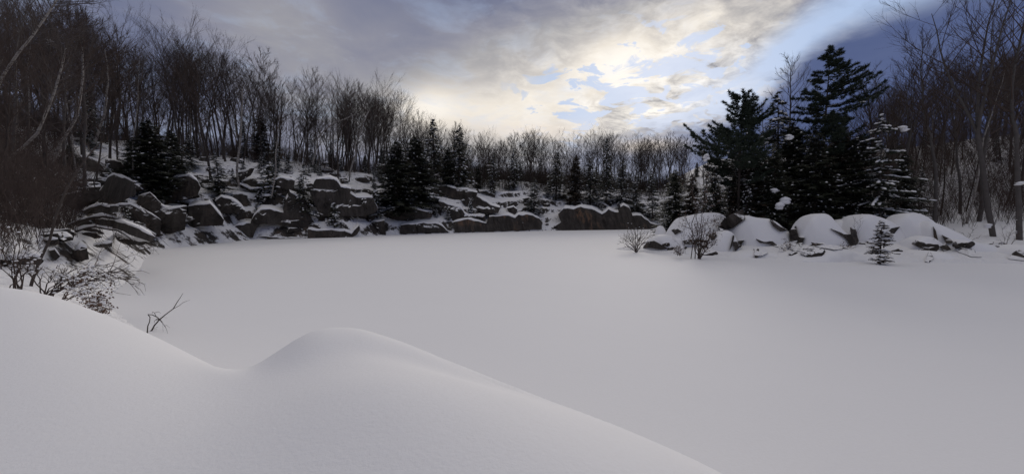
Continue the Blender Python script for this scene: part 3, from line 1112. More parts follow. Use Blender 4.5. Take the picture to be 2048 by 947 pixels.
def bare_tree(h=15.0, spread=0.26, first=0.38, nb=24, seed=0, fork=False, lean=0.0, twigs=(6, 6), tr=0.0095, tw=0.011, forkat=0.45, low=0):
    random.seed(seed)
    T, C = MB(), MB()
    leaders = []
    d0 = Vector((lean, random.uniform(-.05, .05), 1)).normalized()
    if fork:
        pts, rad, d = limb(Vector((0, 0, -0.3)), d0, h * forkat, 6, 0.07, 0.01, h * tr, h * tr * 0.8)
        T.path(pts, rad, 6)
        ax = random.uniform(0, 6.28)
        for k in range(2 if random.random() < 0.6 else 3):
            a = ax + k * 2.1 + random.uniform(-.3, .3)
            dd = (d + Vector((math.cos(a), math.sin(a), 0)) * random.uniform(0.16, 0.34)).normalized()
            p2, r2, _ = limb(pts[-1], dd, h * (1 - forkat) * random.uniform(0.85, 1.05), 7, 0.10, 0.03, h * tr * 0.6, h * tr * 0.10)
            T.path(p2, r2, 5)
            leaders.append((p2, r2, 0.12))
    else:
        pts, rad, d = limb(Vector((0, 0, -0.3)), d0, h, 12, 0.13, 0.02, h * tr, h * tr * 0.12)
        T.path(pts, rad, 6)
        leaders.append((pts, rad, first))

    def sample(pts, rad, t):
        x = t * (len(pts) - 1)
        i = min(int(x), len(pts) - 2)
        f = x - i
        return pts[i].lerp(pts[i + 1], f), rad[i] * (1 - f) + rad[i + 1] * f, (pts[i + 1] - pts[i]).normalized()
    for pts, rad, f0 in leaders:
        nbk = int(nb / len(leaders))
        for k in range(nbk):
            t = f0 + (0.99 - f0) * ((k + random.random()) / nbk)
            p, r, d = sample(pts, rad, t)
            a = k * 2.4 + random.uniform(-.5, .5)
            side = Vector((math.cos(a), math.sin(a), 0))
            bd = (d * random.uniform(0.45, 0.95) + side * 0.8).normalized()
            rel = (t - f0) / (1 - f0)
            L = h * spread * (0.45 + 0.75 * math.sin(math.pi * min(1, rel * 0.85 + 0.12))) * random.uniform(0.55, 1.1)
            bp, br, bdd = limb(p, bd, L, 5, 0.16, 0.10, max(r * 0.55, 0.012), 0.010)
            C.path(bp, br, 4)
            for s in range(twigs[0]):
                ts = 0.2 + 0.8 * (s + random.random()) / twigs[0]
                p2, r2, d2 = sample(bp, br, min(ts, .999))
                d3 = (d2 + perp(d2) * random.uniform(0.4, 0.9) + Vector((0, 0, 0.2))).normalized()
                L2 = L * random.uniform(0.25, 0.5) * (1.15 - 0.5 * ts)
                sp_, sr, _ = limb(p2, d3, L2, 3, 0.2, 0.06, tw * 1.3, tw * 0.7)
                C.path(sp_, sr, 3)
                for u in range(twigs[1]):
                    tu = random.uniform(0.15, 1)
                    p3, _, d4 = sample(sp_, sr, min(tu, .999))
                    d5 = (d4 + perp(d4) * random.uniform(0.3, 0.8) + Vector((0, 0, 0.15))).normalized()
                    tp, trr, _ = limb(p3, d5, L2 * random.uniform(0.3, 0.65) + 0.12, 2, 0.2, 0.03, tw * 0.75, tw * 0.3)
                    C.path(tp, trr, 3)
    for k in range(low):
        t = random.uniform(0.1, f0 + 0.1)
        p, r, d = sample(leaders[0][0], leaders[0][1], t)
        a = random.uniform(0, 6.28)
        bp, br, _ = limb(p, Vector((math.cos(a), math.sin(a), random.uniform(-.1, .5))).normalized(), h * random.uniform(.05, .13), 3, .2, .02, .02, .008)
        C.path(bp, br, 3)
    return T, C


def conifer(h, base_r, seed, nwh=26, per=7, droop=0.25, tuft=0.30, first=0.08, taper=0.85, gaps=0.12, snow=0.3, uptip=0.0, pine=False, asym=None, dens=1.0):
    random.seed(seed)
    T, N, S = MB(), MB(), MB()
    pts, rad, _ = limb(Vector((0, 0, -0.3)), Vector((0, 0, 1)), h + 0.1, 10, 0.025, 0.02, h * 0.011 + 0.03, 0.012)
    T.path(pts, rad, 6)
    for i in range(nwh):
        f = i / (nwh - 1)
        z = h * (first + (0.985 - first) * f)
        Rr = base_r * ((1 - f) ** taper) + 0.10
        if f < 0.12: Rr *= 0.75 + 2 * f
        zz0 = z
        for k in range(per):
            if random.random() < gaps: continue
            a = random.uniform(0, 6.28)
            L = Rr * random.uniform(0.55, 1.15) * (1 + 0.38 * mnoise.noise(Vector((math.cos(a) * 1.1, math.sin(a) * 1.1, zz0 * 0.45 + seed))))
            if asym: L *= asym(a, f)
            dz = -droop if not pine else droop
            bw = random.uniform(0.3, 1.5)
            zz = z + random.uniform(-.5, .5) * h / nwh
            dh = Vector((math.cos(a), math.sin(a), 0))
            x_ = (zz + 0.3) / (h + 0.4) * 10
            ii = max(0, min(9, int(x_)))
            p0 = pts[ii].lerp(pts[ii + 1], max(0, min(1, x_ - ii)))
            nseg = max(3, int(L / 0.42))
            prev = p0
            bl = [p0]
            for s in range(1, nseg + 1):
                u = s / nseg
                p = p0 + dh * (L * u) + Vector((0, 0, L * (dz * u * bw + uptip * bw * u * u)))
                p += Vector((random.uniform(-.05, .05), random.uniform(-.05, .05), random.uniform(-.04, .04)))
                bl.append(p)
            T.path([bl[0], bl[len(bl) // 2], bl[-1]], [0.022 + L * 0.006, 0.016, 0.006], 3)
            sd_ = Vector((-dh.y, dh.x, 0))
            u0 = 0.35 if pine else 0.12
            nt = max(4, int(L * 8.5 * dens))
            for s in range(nt):
                u = u0 + (1.02 - u0) * (s + random.random()) / nt
                x2 = min(u, 0.999) * nseg
                jj = int(x2)
                c = bl[jj].lerp(bl[jj + 1], x2 - jj)
                if pine:
                    c = c + sd_ * random.uniform(-1, 1) * L * 0.24 * math.sin(math.pi * min(1, u) ** 1.4 + 0.15) + Vector((0, 0, random.uniform(-.08, .12)))
                wd = tuft * (1.25 - 0.75 * u) if not pine else tuft
                for sgn in (-1, 1):
                    if pine:
                        for rr in range(5):
                            dd = (dh * random.uniform(-.2, 1) + sd_ * random.uniform(-1, 1) + Vector((0, 0, random.uniform(-.2, .9)))).normalized()
                            e = c + dd * wd * random.uniform(.7, 1.2)
                            ww = perp(dd) * wd * 0.095
                            N.tri(c - ww, c + ww, e)
                    else:
                        dd = (dh * random.uniform(0.2, 0.9) + sd_ * sgn * random.uniform(.5, 1) + Vector((0, 0, random.uniform(-.5, .15)))).normalized()
                        e = c + dd * wd * random.uniform(.9, 1.6) * (0.6 + 0.5 * L ** 0.5)
                        ww = Vector((random.uniform(-.3, .3), random.uniform(-.3, .3), 1)).cross(dd).normalized() * wd * 0.30
                        m_ = c.lerp(e, 0.5) + Vector((0, 0, -0.03))
                        N.quad(c, m_ - ww, e, m_ + ww)
                if random.random() < snow * 0.22:
                    S.blob(c + Vector((0, 0, 0.05)), random.uniform(.08, .20) * (0.6 + 0.4 * L ** .5), random.uniform(.06, .15), random.uniform(.05, .11), a, dz)
    return T, N, S


PROTO = {}


def proto(key, parts):
    PROTO[key] = parts


random.seed(3)
for i in range(9):
    fk = i % 3 == 1
    T, C = bare_tree(15, 0.24 + 0.035 * (i % 4), 0.32 + 0.05 * (i % 3), 28, 100 + i, fork=fk, lean=random.uniform(-.08, .08), twigs=(6, 5), low=14, tw=0.0075)
    mt = 'bark_grey' if i % 3 == 0 else 'bark'
    tw_ = 'twig_grey' if i % 3 == 0 else 'twig'
    proto('bare%d' % i, [('trunk', T.mesh('trunk', mt)), ('crown', C.mesh('crown', tw_))])
for i in range(3):
    T, C = bare_tree(10, 0.22, 0.30, 24, 200 + i, fork=False, lean=random.uniform(-.1, .1), twigs=(6, 6), tr=0.007)
    proto('slim%d' % i, [('trunk', T.mesh('trunk', 'bark')), ('crown', C.mesh('crown', 'twig_red'))])
for i in range(3):
    T, C = bare_tree(11, 0.18, 0.42, 18, 230 + i, fork=i == 1, lean=(.12, -.08, .25)[i], twigs=(5, 5), tr=0.0075)
    proto('birch%d' % i, [('trunk', T.mesh('trunk', 'birch')), ('crown', C.mesh('crown', 'twig_grey'))])
for i in range(4):
    T, N, S = conifer(9, 2.2 + 0.25 * i, 300 + i, 24, 8, 0.26, 0.27, 0.06, 0.75, 0.22, 0.30)
    proto('spruce%d' % i, [('trunk', T.mesh('trunk', 'bark')), ('needles', N.mesh('needles', 'needles', False)), ('snow_load', S.mesh('snow_load', 'snow'))])
for i in range(2):
    T, N, S = conifer(3.0, 0.95, 320 + i, 15, 7, 0.15, 0.19, 0.05, 0.7, 0.2, 0.5, dens=1.3)
    proto('small%d' % i, [('trunk', T.mesh('trunk', 'bark')), ('needles', N.mesh('needles', 'needles', False)), ('snow_load', S.mesh('snow_load', 'snow'))])
for i in range(3):
    T, N, S = conifer(12, 3.9, 340 + i, 36, 11, 0.14, 0.40, 0.02, 0.50, 0.16, 0.16, dens=0.85)
    proto('hemlock%d' % i, [('trunk', T.mesh('trunk', 'bark')), ('needles', N.mesh('needles', 'needles' if i else 'needles_brown', False)), ('snow_load', S.mesh('snow_load', 'snow'))])
T, N, S = conifer(10.5, 3.5, 360, 20, 7, 0.20, 0.34, 0.03, 0.55, 0.3, 1.9)
proto('snowspruce', [('trunk', T.mesh('trunk', 'bark_grey')), ('needles', N.mesh('needles', 'needles', False)), ('snow_load', S.mesh('snow_load', 'snow'))])
PH = {'bare': 15, 'slim': 10, 'birch': 11, 'spruce': 9, 'small': 3, 'hemlock': 12, 'snowspruce': 10.5}
NEXT = {}


def plant(key, loc, h, name, label, cat='tree', group=None, wid=1.0, rz=None, lean=(0, 0)):
    ph = PH[''.join(c for c in key if not c.isdigit())]
    root = empty(name, loc)
    s = h / ph
    root.scale = (s * wid, s * wid, s)
    root.rotation_euler = (lean[0], lean[1], random.uniform(0, 6.28) if rz is None else rz)
    tag(root, label, cat, group)
    for pn, me in PROTO[key]:
        link(pn, me, root)
    return root


def zpix(py, D):
    return at(1024, py, D).z


# --- named evergreens of the left and centre: px, top y, base y
EVG = [
    ('hemlock1', 303, 232, 392, 1.25, 'hemlock_tree', 'biggest dark evergreen overhanging the left slope by the granite hump'),
    ('hemlock2', 352, 255, 385, 1.1, 'hemlock_tree', 'dark evergreen just right of the biggest one on the left slope'),
    ('hemlock2', 265, 270, 345, 1.1, 'hemlock_tree', 'smaller dark evergreen left of the biggest one on the left slope'),
    ('spruce1', 440, 300, 402, 1.3, 'spruce_tree', 'bushy dark spruce beside the pale birch stem on the left slope'),
    ('hemlock0', 525, 225, 318, 0.9, 'hemlock_tree', 'round brownish evergreen standing on the left ridge under bare trees'),
    ('small0', 538, 318, 392, 1.1, 'spruce_tree', 'thin snowy spruce on the ledge of the left slope'),
    ('spruce0', 608, 322, 440, 1.2, 'spruce_tree', 'dark spruce leaning over the large overhanging slab'),
    ('small1', 669, 398, 452, 1.2, 'spruce_tree', 'little spruce in front of the biggest dark granite face'),
    ('small0', 752, 370, 430, 1.2, 'spruce_tree', 'small spruce at the right end of the biggest dark face'),
    ('hemlock1', 795, 278, 425, 1.25, 'hemlock_tree', 'tall dark evergreen at the right end of the left cliff'),
    ('hemlock2', 838, 268, 412, 1.15, 'hemlock_tree', 'dark evergreen beside the tall one above the tapering shelf'),
    ('spruce2', 869, 232, 372, 1.0, 'spruce_tree', 'spruce with a pointed tip rising through the bare trees'),
    ('spruce3', 917, 245, 378, 1.1, 'spruce_tree', 'full spruce above the long sloping granite slab'),
    ('hemlock1', 895, 290, 380, 0.9, 'hemlock_tree', 'short round evergreen above the long sloping slab'),
    ('spruce1', 985, 300, 385, 0.9, 'spruce_tree', 'slender snowy spruce above the central snowfield'),
    ('spruce2', 1028, 292, 380, 0.9, 'spruce_tree', 'slender spruce right of the central snowfield'),
    ('spruce3', 1068, 352, 430, 1.3, 'spruce_tree', 'bushy low spruce standing on the rusty wall'),
    ('spruce0', 1212, 270, 405, 0.75, 'spruce_tree', 'narrow tall spruce standing above the forest skyline'),
    ('spruce1', 1112, 300, 400, 1.2, 'spruce_tree', 'dark spruce above the notch between rusty wall and brown cliff'),
    ('hemlock0', 1150, 305, 405, 0.8, 'hemlock_tree', 'brownish evergreen above the left part of the brown cliff'),
    ('spruce2', 1180, 310, 408, 1.3, 'spruce_tree', 'wide spruce just left of the narrow tall one'),
    ('spruce3', 1243, 315, 408, 1.2, 'spruce_tree', 'wide spruce just right of the narrow tall one'),
    ('spruce0', 1272, 340, 425, 1.2, 'spruce_tree', 'snowy spruce leaning over the right end of the brown cliff'),
    ('spruce1', 1305, 335, 440, 1.0, 'spruce_tree', 'snowy spruce behind the tip of the point'),
]
for key, px, yt, yb, wd, nm, lab in EVG:
    p = hit(px, yb)
    h = zpix(yt, p.y) - p.z
    plant(key, p - Vector((0, 0, 0.2)), max(h, 1.5), nm, lab, 'tree', None, wd)

# --- dense evergreens of the right point: px, top y, distance
RT = [
    ('hemlock2', 1345, 335, 52, 0.9, 'young evergreen at the left end of the dark grove on the point'),
    ('hemlock0', 1385, 345, 50, 0.9, 'bronze green evergreen behind the tall twin stemmed shrub'),
    ('hemlock1', 1425, 335, 46, 0.9, 'dark evergreen low under the left pine'),
    ('hemlock2', 1470, 300, 49, 1.0, 'dense evergreen below the left pine'),
    ('hemlock0', 1512, 285, 46, 0.95, 'bronze evergreen between the two pines'),
    ('hemlock1', 1545, 300, 44.5, 0.9, 'low dark evergreen behind the saddle shaped boulder'),
    ('spruce3', 1556, 175, 51, 1.0, 'dark spruce standing left of the tall pine'),
    ('hemlock2', 1590, 240, 48, 1.0, 'full dark evergreen at the foot of the tall pine'),
    ('hemlock1', 1630, 255, 44.8, 0.95, 'dark evergreen behind the tallest boulder'),
    ('hemlock0', 1668, 250, 47, 1.0, 'bronze evergreen right of the tall pine trunk'),
    ('hemlock2', 1706, 265, 45, 0.9, 'dark evergreen left of the snow laden spruce'),
    ('snowspruce', 1757, 225, 43.5, 1.0, 'snow laden spruce with a pale trunk behind the round mound'),
    ('hemlock1', 1800, 300, 47, 0.8, 'shaded evergreen right of the snow laden spruce'),
    ('spruce2', 1836, 330, 52, 1.0, 'young spruce among bare trunks behind the high snow covered boulder'),
    ('spruce1', 1405, 345, 44.6, 0.9, 'short spruce behind the broad snow mound'),
    ('spruce0', 1492, 350, 44.5, 0.9, 'short spruce above the leaning grey brown rock'),
]
for key, px, yt, D, wd, lab in RT:
    x = at(px, 430, D).x
    z = hz(x, D)
    plant(key, (x, D, z - 0.3), zpix(yt, D) - z + 0.3, 'snow_laden_spruce' if key == 'snowspruce' else ('spruce_tree' if 'spruce' in key else 'hemlock_tree'), lab, 'tree', None, wd)


# --- the two white pines
def place_custom(name, label, parts, loc, cat='tree'):
    root = empty(name, loc)
    tag(root, label, cat)
    for pn, me in parts:
        link(pn, me, root)
    return root


D = 48.0
x = at(1641, 430, D).x
z = hz(x, D)
hh = zpix(84, D) - z


def asym_big(a, f):
    right = max(0, math.cos(a))
    k = 0.85 + 0.65 * right * (0.4 < f < 0.97)
    return k


T, N, S = conifer(hh, 5.0, 401, 26, 7, -0.02, 0.36, 0.28, 0.58, 0.18, 0.04, uptip=0.30, pine=True, asym=asym_big, dens=1.8)
place_custom('white_pine', 'tallest pine with long upswept limbs on its right side', [('trunk', T.mesh('trunk', 'bark')), ('needles', N.mesh('needles', 'needles_pine', False)), ('snow_load', S.mesh('snow_load', 'snow'))], (x, D, z))
D = 46.0
x = at(1476, 430, D).x
z = hz(x, D)
hh = zpix(180, D) - z
T, N, S = conifer(hh, 4.8, 407, 18, 7, 0.10, 0.34, 0.34, 0.66, 0.12, 0.05, uptip=0.42, pine=True, dens=2.2, asym=lambda a, f: 1.0 + 0.25 * max(0, -math.cos(a)))
place_custom('white_pine', 'shorter open crowned pine left of the tallest one', [('trunk', T.mesh('trunk', 'bark')), ('needles', N.mesh('needles', 'needles_pine', False)), ('snow_load', S.mesh('snow_load', 'snow'))], (x, D, z))
# dead snag between the pines
random.seed(77)
D = 47.0
x = at(1530, 430, D).x
z = hz(x, D)
T, C = bare_tree(zpix(183, D) - z, 0.06, 0.5, 10, 55, twigs=(3, 2), tr=0.009)
place_custom('dead_tree', 'thin dead snag with short stubs between the two pines', [('trunk', T.mesh('trunk', 'bark')), ('branches', C.mesh('branches', 'twig'))], (x, D, z))

# --- named bare trees on the right: px base, lean, top y, distance
RB = [
    (1990, 40, -0.20, -40, True, 0.27, 'large forked bare tree leaning left at the right edge', 0.42, 61),
    (2042, 38, -0.01, -60, False, 0.24, 'straight dark bare trunk nearest the right edge', 0.4, 62),
    (1870, 44, 0.0, 60, False, 0.19, 'tall slim bare tree behind the high snow covered boulder', 0.4, 63),
    (1757, 50, -0.01, 140, False, 0.20, 'bare tree rising behind the snow laden spruce', 0.4, 64),
    (1792, 49, 0.06, 140, True, 0.26, 'forked bare tree spreading right of the snow laden spruce', 0.55, 65),
    (1958, 47, 0.05, 20, False, 0.18, 'bare tree standing behind the large forked one', 0.4, 66),
    (1585, 53, -0.03, 125, False, 0.16, 'thin bare tree showing left of the tallest pine', 0.4, 67),
    (1920, 50, 0.02, 110, False, 0.2, 'medium bare tree left of the large forked one', 0.4, 68),
]
for px, D, ln, yt, fk, spd, lab, fa, sd_ in RB:
    x = at(px, 430, D).x
    z = hz(x, D)
    h = zpix(yt, D) - z
    T, C = bare_tree(h * (1.0 + abs(ln) * 0.1), spd, 0.42, 34, sd_, fork=fk, lean=ln, twigs=(6, 6), tr=0.0105, forkat=fa, tw=0.011, low=10)
    place_custom('bare_tree', lab, [('trunk', T.mesh('trunk', 'bark_grey')), ('crown', C.mesh('crown', 'twig'))], (x, D, z))

# --- the forest: skyline heights as in the photo
sk = [(-200, -40), (0, -20), (60, 0), (120, 5), (200, 22), (245, 30), (290, 85), (330, 75), (375, 45), (400, 25), (450, 50), (490, 45), (520, 85), (560, 150), (600, 155), (650, 148), (700, 142), (750, 135),
      (790, 178), (830, 205), (880, 225), (920, 250), (960, 262), (1010, 270), (1050, 258), (1100, 254), (1150, 264), (1200, 258), (1250, 268), (1310, 268), (1350, 258), (1400, 275), (1460, 280), (1500, 270),
      (1560, 240), (1650, 250), (1720, 240), (1760, 170), (1820, 160), (1860, 120), (1900, 120), (1950, 90), (2000, 60), (2060, 50), (2300, 20)]
skx, sky_ = [a for a, b in sk], [b for a, b in sk]


LM = [(20, 'at the far left edge of the wood'), (80, 'behind the pale birch crossing the upper left corner'), (150, 'behind the low leaning birch at left'), (225, 'above the open snowy slope at far left'),
      (330, 'behind the biggest dark evergreen on the left slope'), (430, 'on the ridge between the big evergreens and the white birch'), (510, 'on the ridge close to the straight white birch'),
      (600, 'on the ridge above the long low ledge'), (680, 'on the ridge by the birch bent over to the right'), (765, 'on the ridge above the biggest granite face'),
      (860, 'behind the tall dark evergreen on the cliff'), (950, 'above the long sloping granite slab'), (1050, 'above the central snowfield'), (1130, 'above the snowy notch beside the rusty wall'),
      (1195, 'above the left part of the brown cliff'), (1240, 'beside the narrow tall spruce on the skyline'), (1300, 'above the right end of the brown cliff'), (1370, 'in the gap left of the shorter pine'),
      (1500, 'behind the shorter pine on the point'), (1600, 'between the two pines'), (1710, 'behind the tallest pine'), (1800, 'behind the snow laden spruce'), (1880, 'behind the high snow covered boulder'),
      (1960, 'left of the large forked tree at right'), (9999, 'by the large forked tree at the right edge')]


def region_label(px, kind, front):
    w_ = next(t for lim, t in LM if px < lim)
    reg_ = 'far left wood' if px < 330 else 'left ridge' if px < 860 else 'wood above the central cliffs' if px < 1370 else 'wood behind the right point'
    return (('nearer ' if front else 'farther ') + kind + ' ' + w_), 'bare trees of the ' + reg_


def skn(px):
    return 26 * mnoise.noise(Vector((px / 38.0, 4.2, 1.7))) + 16 * mnoise.noise(Vector((px / 12.0, 9.2, 2.7)))


def ok_spot(x, y, used, dmin):
    for (a, b) in used:
        if (a - x) ** 2 + (b - y) ** 2 < dmin * dmin: return False
    return True


random.seed(5)
used = []
count = 0
specs = [(-60, 330, 65, 5, 50), (330, 800, 95, 7, 42), (800, 1370, 85, 6, 60), (1370, 2120, 80, 12, 65)]
BACK = []
for (pa, pb, num, dlo, dhi) in specs:
    made = tries = 0
    while made < num and tries < 9000:
        tries += 1
        px = random.uniform(pa, pb)
        D = random.uniform(30, 165)
        x = at(px, 430, D).x
        d, m, L = shore(np.array([x]), np.array([D]))
        d = float(d[0])
        if not (dlo < d < dhi): continue
        if pa == 330 and d < 18 and random.random() < 0.85: continue
        if pa == 800 and d < 16: continue
        if pa == -60 and d < 16 and random.random() < 0.7: continue
        if pa == 1370 and (D < 46 or D > 120): continue
        if not ok_spot(x, D, used, 1.5): continue
        z = hz(x, D)
        target = float(np.interp(px, skx, sky_)) + skn(px) * (1.2 if px < 850 else 0.6) + abs(random.gauss(0, 1)) * 30 + (0 if random.random() < 0.7 else 40) + random.uniform(-6, 6)
        h = zpix(target, D) - z
        hmax = 21 if px < 1370 else 19
        if h < 6.0: continue
        if h > hmax: h = hmax * random.uniform(0.85, 1.0)
        used.append((x, D))
        made += 1
        u = random.random()
        if u < 0.08:
            key, nm, kind = 'birch%d' % random.randrange(3), 'birch_tree', 'pale birch'
        elif u < 0.22:
            key, nm, kind = 'slim%d' % random.randrange(3), 'bare_tree', 'slim bare tree'
        else:
            i_ = random.randrange(9)
            key, nm, kind = 'bare%d' % i_, 'bare_tree', ('grey bare tree', 'forked bare tree', 'dark bare tree')[i_ % 3]
        lab, grp = region_label(px, kind, d < dlo + 0.35 * (dhi - dlo))
        plant(key, (x, D, z - 0.1), h, nm, lab, 'tree', grp, random.uniform(0.75, 1.1), None, (random.uniform(-.05, .05), random.uniform(-.06, .06)))
        count += 1
print('forest trees', count)

# --- forest conifers scattered
cs = [(100, 330, 12, 9, 40), (350, 780, 20, 12, 36), (800, 1370, 44, 13, 45), (1380, 2080, 16, 20, 60)]
for (pa, pb, num, dlo, dhi) in cs:
    made = tries = 0
    while made < num and tries < 4000:
        tries += 1
        px = random.uniform(pa, pb)
        D = random.uniform(40, 160)
        x = at(px, 430, D).x
        d = float(shore(np.array([x]), np.array([D]))[0][0])
        if not (dlo < d < dhi) or not ok_spot(x, D, used, 1.8): continue
        if pa == 1380 and D < 52: continue
        used.append((x, D))
        made += 1
        z = hz(x, D)
        hc_ = random.uniform(2.5, 7.5)
        reg_ = 'far left wood' if px < 330 else 'ridge above the left cliff' if px < 860 else 'wood above the central cliffs' if px < 1370 else 'wood behind the right point'
        plant(random.choice(['spruce0', 'spruce1', 'spruce2', 'spruce3', 'hemlock1']), (x, D, z - 0.2), hc_, 'spruce_tree', ('young ' if hc_ < 5 else 'grown ') + 'spruce standing ' + next(t for lim, t in LM if px < lim), 'tree', 'spruces of the ' + reg_, random.uniform(.8, 1.1))

# --- loose rocks on the slopes
LMR = [(130, 'on the far left bank among reddish brush'), (190, 'left of the smooth granite hump'), (260, 'around the smooth granite hump'), (330, 'below the biggest left evergreen'),
       (400, 'near the broad dark granite block'), (450, 'around the bushy spruce by the birch'), (520, 'left of the large overhanging slab'), (580, 'around the large overhanging slab'),
       (640, 'right of the large overhanging slab'), (700, 'about the biggest granite face'), (765, 'right of the biggest granite face'), (820, 'below the tall dark evergreen'),
       (880, 'around the tapering granite shelf'), (940, 'left on the long sloping slab slope'), (1000, 'by the central snowfield'), (1060, 'above the rusty wall'),
       (1120, 'in the snowy notch'), (1200, 'on top of the brown cliff left part'), (1270, 'on top of the brown cliff right part'), (9999, 'at the right end of the far shore')]
# --- saplings and small spruces on the cliff slopes
random.seed(8)
made = tries = 0
while made < 46 and tries < 4000:
    tries += 1
    px = random.uniform(180, 1340)
    py = random.uniform(330, 455)
    p = hit(px, py)
    d = float(shore(np.array([p.x]), np.array([p.y]))[0][0])
    if not (2 < d < 26) or p.y > 135: continue
    if 875 < px < 1050 and random.random() < 0.7: continue
    made += 1
    hs_ = random.uniform(1.2, 3.2)
    plant('small%d' % random.randrange(2), p - Vector((0, 0, 0.1)), hs_, 'spruce_sapling', ('short' if hs_ < 1.9 else 'taller') + ' spruce sapling ' + next(t for lim, t in LMR if px < lim), 'young tree', 'spruce saplings on the slopes', random.uniform(.8, 1.2))

ROCKS = []
for i in range(5):
    random.seed(500 + i)
    bm = bmesh.new()
    bmesh.ops.create_icosphere(bm, subdivisions=3, radius=1)
    off = Vector((i * 7.1, i * 3.3, 0))
    for v in bm.verts:
        n_ = v.co.normalized()
        k = 1 + 0.45 * mnoise.noise(n_ * 1.3 + off) + 0.15 * mnoise.noise(n_ * 3.2 + off)
        v.co = Vector((n_.x * k * 1.25, n_.y * k, n_.z * k * 0.62))
        for ax, lim in ((Vector((.5, -.8, .3)), .62), (Vector((-.7, -.5, .4)), .7), (Vector((0.1, -1, 0)), .7), (Vector((0, 0, 1)), .45)):
            ax = ax.normalized()
            dd = v.co.dot(ax)
            if dd > lim: v.co -= ax * (dd - lim)
    me = bpy.data.meshes.new('boulder')
    bm.to_mesh(me)
    bm.free()
    me.materials.append(M['rock_snowy'])
    ROCKS.append(me)
random.seed(9)
made = tries = 0
while made < 150 and tries < 6000:
    tries += 1
    px = random.uniform(60, 1360)
    py = random.uniform(320, 475)
    p = hit(px, py)
    d = float(shore(np.array([p.x]), np.array([p.y]))[0][0])
    if not (0.8 < d < 24) or p.y > 130: continue
    made += 1
    o = link('boulder', random.choice(ROCKS))
    s = random.uniform(0.35, 1.3)
    o.location = p + Vector((0, 0, 0.1 * s))
    o.scale = (s * random.uniform(.8, 1.6), s, s * random.uniform(.7, 1.1))
    o.rotation_euler = (random.uniform(-.2, .2), random.uniform(-.3, .3), random.uniform(-.6, .6))
    tag(o, ('small' if s < 0.65 else 'medium' if s < 1.0 else 'large') + ' loose snow dusted stone ' + next(t for lim, t in LMR if px < lim), 'rock', 'loose boulders on the slopes')


# --- small half buried rocks jumbled among the boulders of the point
random.seed(19)
LMP = [(1340, 'beside the dense bush on the point'), (1420, 'near the foot of the tall twin stemmed shrub'), (1470, 'by the upright narrow snow mound'), (1590, 'along the saddle shaped boulder'),
       (1670, 'around the tallest block shaped boulder'), (1740, 'left of the small snowy spruce'), (1800, 'right of the small snowy spruce'), (1900, 'near the high snow covered boulder'), (9999, 'near the trunks at the right end of the point')]
for i in range(28):
    px = random.uniform(1285, 2040)
    py = random.uniform(484, 514)
    p = both.ray_cast(CAM, ray(px, py).normalized(), 80)[0]
    if p is None or p.y > 60: continue
    o = link('boulder', random.choice(ROCKS))
    s = random.uniform(0.18, 0.55)
    o.location = p - Vector((0, 0, 0.12 * s))
    o.scale = (s * random.uniform(.8, 1.7), s, s * random.uniform(.7, 1.2))
    o.rotation_euler = (random.uniform(-.2, .4), random.uniform(-.4, .4), random.uniform(-.8, .8))
    tag(o, ('small' if s < .3 else 'medium' if s < .42 else 'large') + ' half buried stone ' + next(t for lim, t in LMP if px < lim), 'rock', 'half buried stones on the point')


# --- background forest and undergrowth as stuff
def merged(name, key, part_i, spots, material, label):
    me = PROTO[key][part_i][1]
    n = len(me.vertices)
    v = np.empty(n * 3, dtype=np.float32)
    me.vertices.foreach_get('co', v)
    v = v.reshape(-1, 3)
    fl = np.array([list(p.vertices) for p in me.polygons], dtype=np.int32)
    V, Fc = [], []
    for k, (x, y, z, s, wd, a) in enumerate(spots):
        ca, sa = math.cos(a), math.sin(a)
        vx = (v[:, 0] * ca - v[:, 1] * sa) * s * wd + x
        vy = (v[:, 0] * sa + v[:, 1] * ca) * s * wd + y
        V.append(np.stack([vx, vy, v[:, 2] * s + z], -1))
        Fc.append(fl + k * n)
    return np.concatenate(V), np.concatenate(Fc)


random.seed(21)
# light trees for the far wood
lt = []
for i in range(4):
    T, C = bare_tree(14, 0.22, 0.36, 16, 700 + i, fork=i == 1, lean=random.uniform(-.05, .05), twigs=(5, 4), tw=0.017, tr=0.009)
    C.path([(0, 0, 0), (0, 0, 0.01)], [0.01, 0.01], 3)
    # one mesh for the lot
    base = C.n
    C.v += T.v
    C.q += [tuple(a + base for a in q_) for q_ in T.q]
    C.n += T.n
    PROTO['lt%d' % i] = [('t', C.mesh('far_tree', 'twig'))]
V, Fc, nv = [], [], 0
spots = [[] for _ in range(4)]
made = tries = 0
while made < 430 and tries < 20000:
    tries += 1
    px = random.uniform(-100, 2150)
    D = random.uniform(60, 185)
    x = at(px, 430, D).x
    d = float(shore(np.array([x]), np.array([D]))[0][0])
    if not (24 < d < 95): continue
    if px < 800 and random.random() < 0.6: continue
    if px > 1370 and random.random() < 0.5: continue
    z = hz(x, D)
    target = float(np.interp(px, skx, sky_)) + skn(px) * 0.9 + 4 + abs(random.gauss(0, 1)) * 24 + (14 if px < 850 or px > 1400 else 4)
    h = min(zpix(target, D) - z, 18)
    if h < 5: continue
    made += 1
    spots[random.randrange(4)].append((x, D, z - 0.1, h / 14, random.uniform(.8, 1.1), random.uniform(0, 6.28)))
for i in range(4):
    if not spots[i]: continue
    v_, f_ = merged('x', 'lt%d' % i, 0, spots[i], 'twig', '')
    V.append(v_)
    Fc.append(f_ + nv)
    nv += len(v_)
o = link('distant_forest', mesh_np('distant_forest', np.concatenate(V), [np.concatenate(Fc)], 'twig_far'))
tag(o, 'dense far wood of bare trees filling the hills behind the nearer trees', None, None, 'stuff')

# undergrowth: thin upright stems and brush between the trunks
random.seed(31)


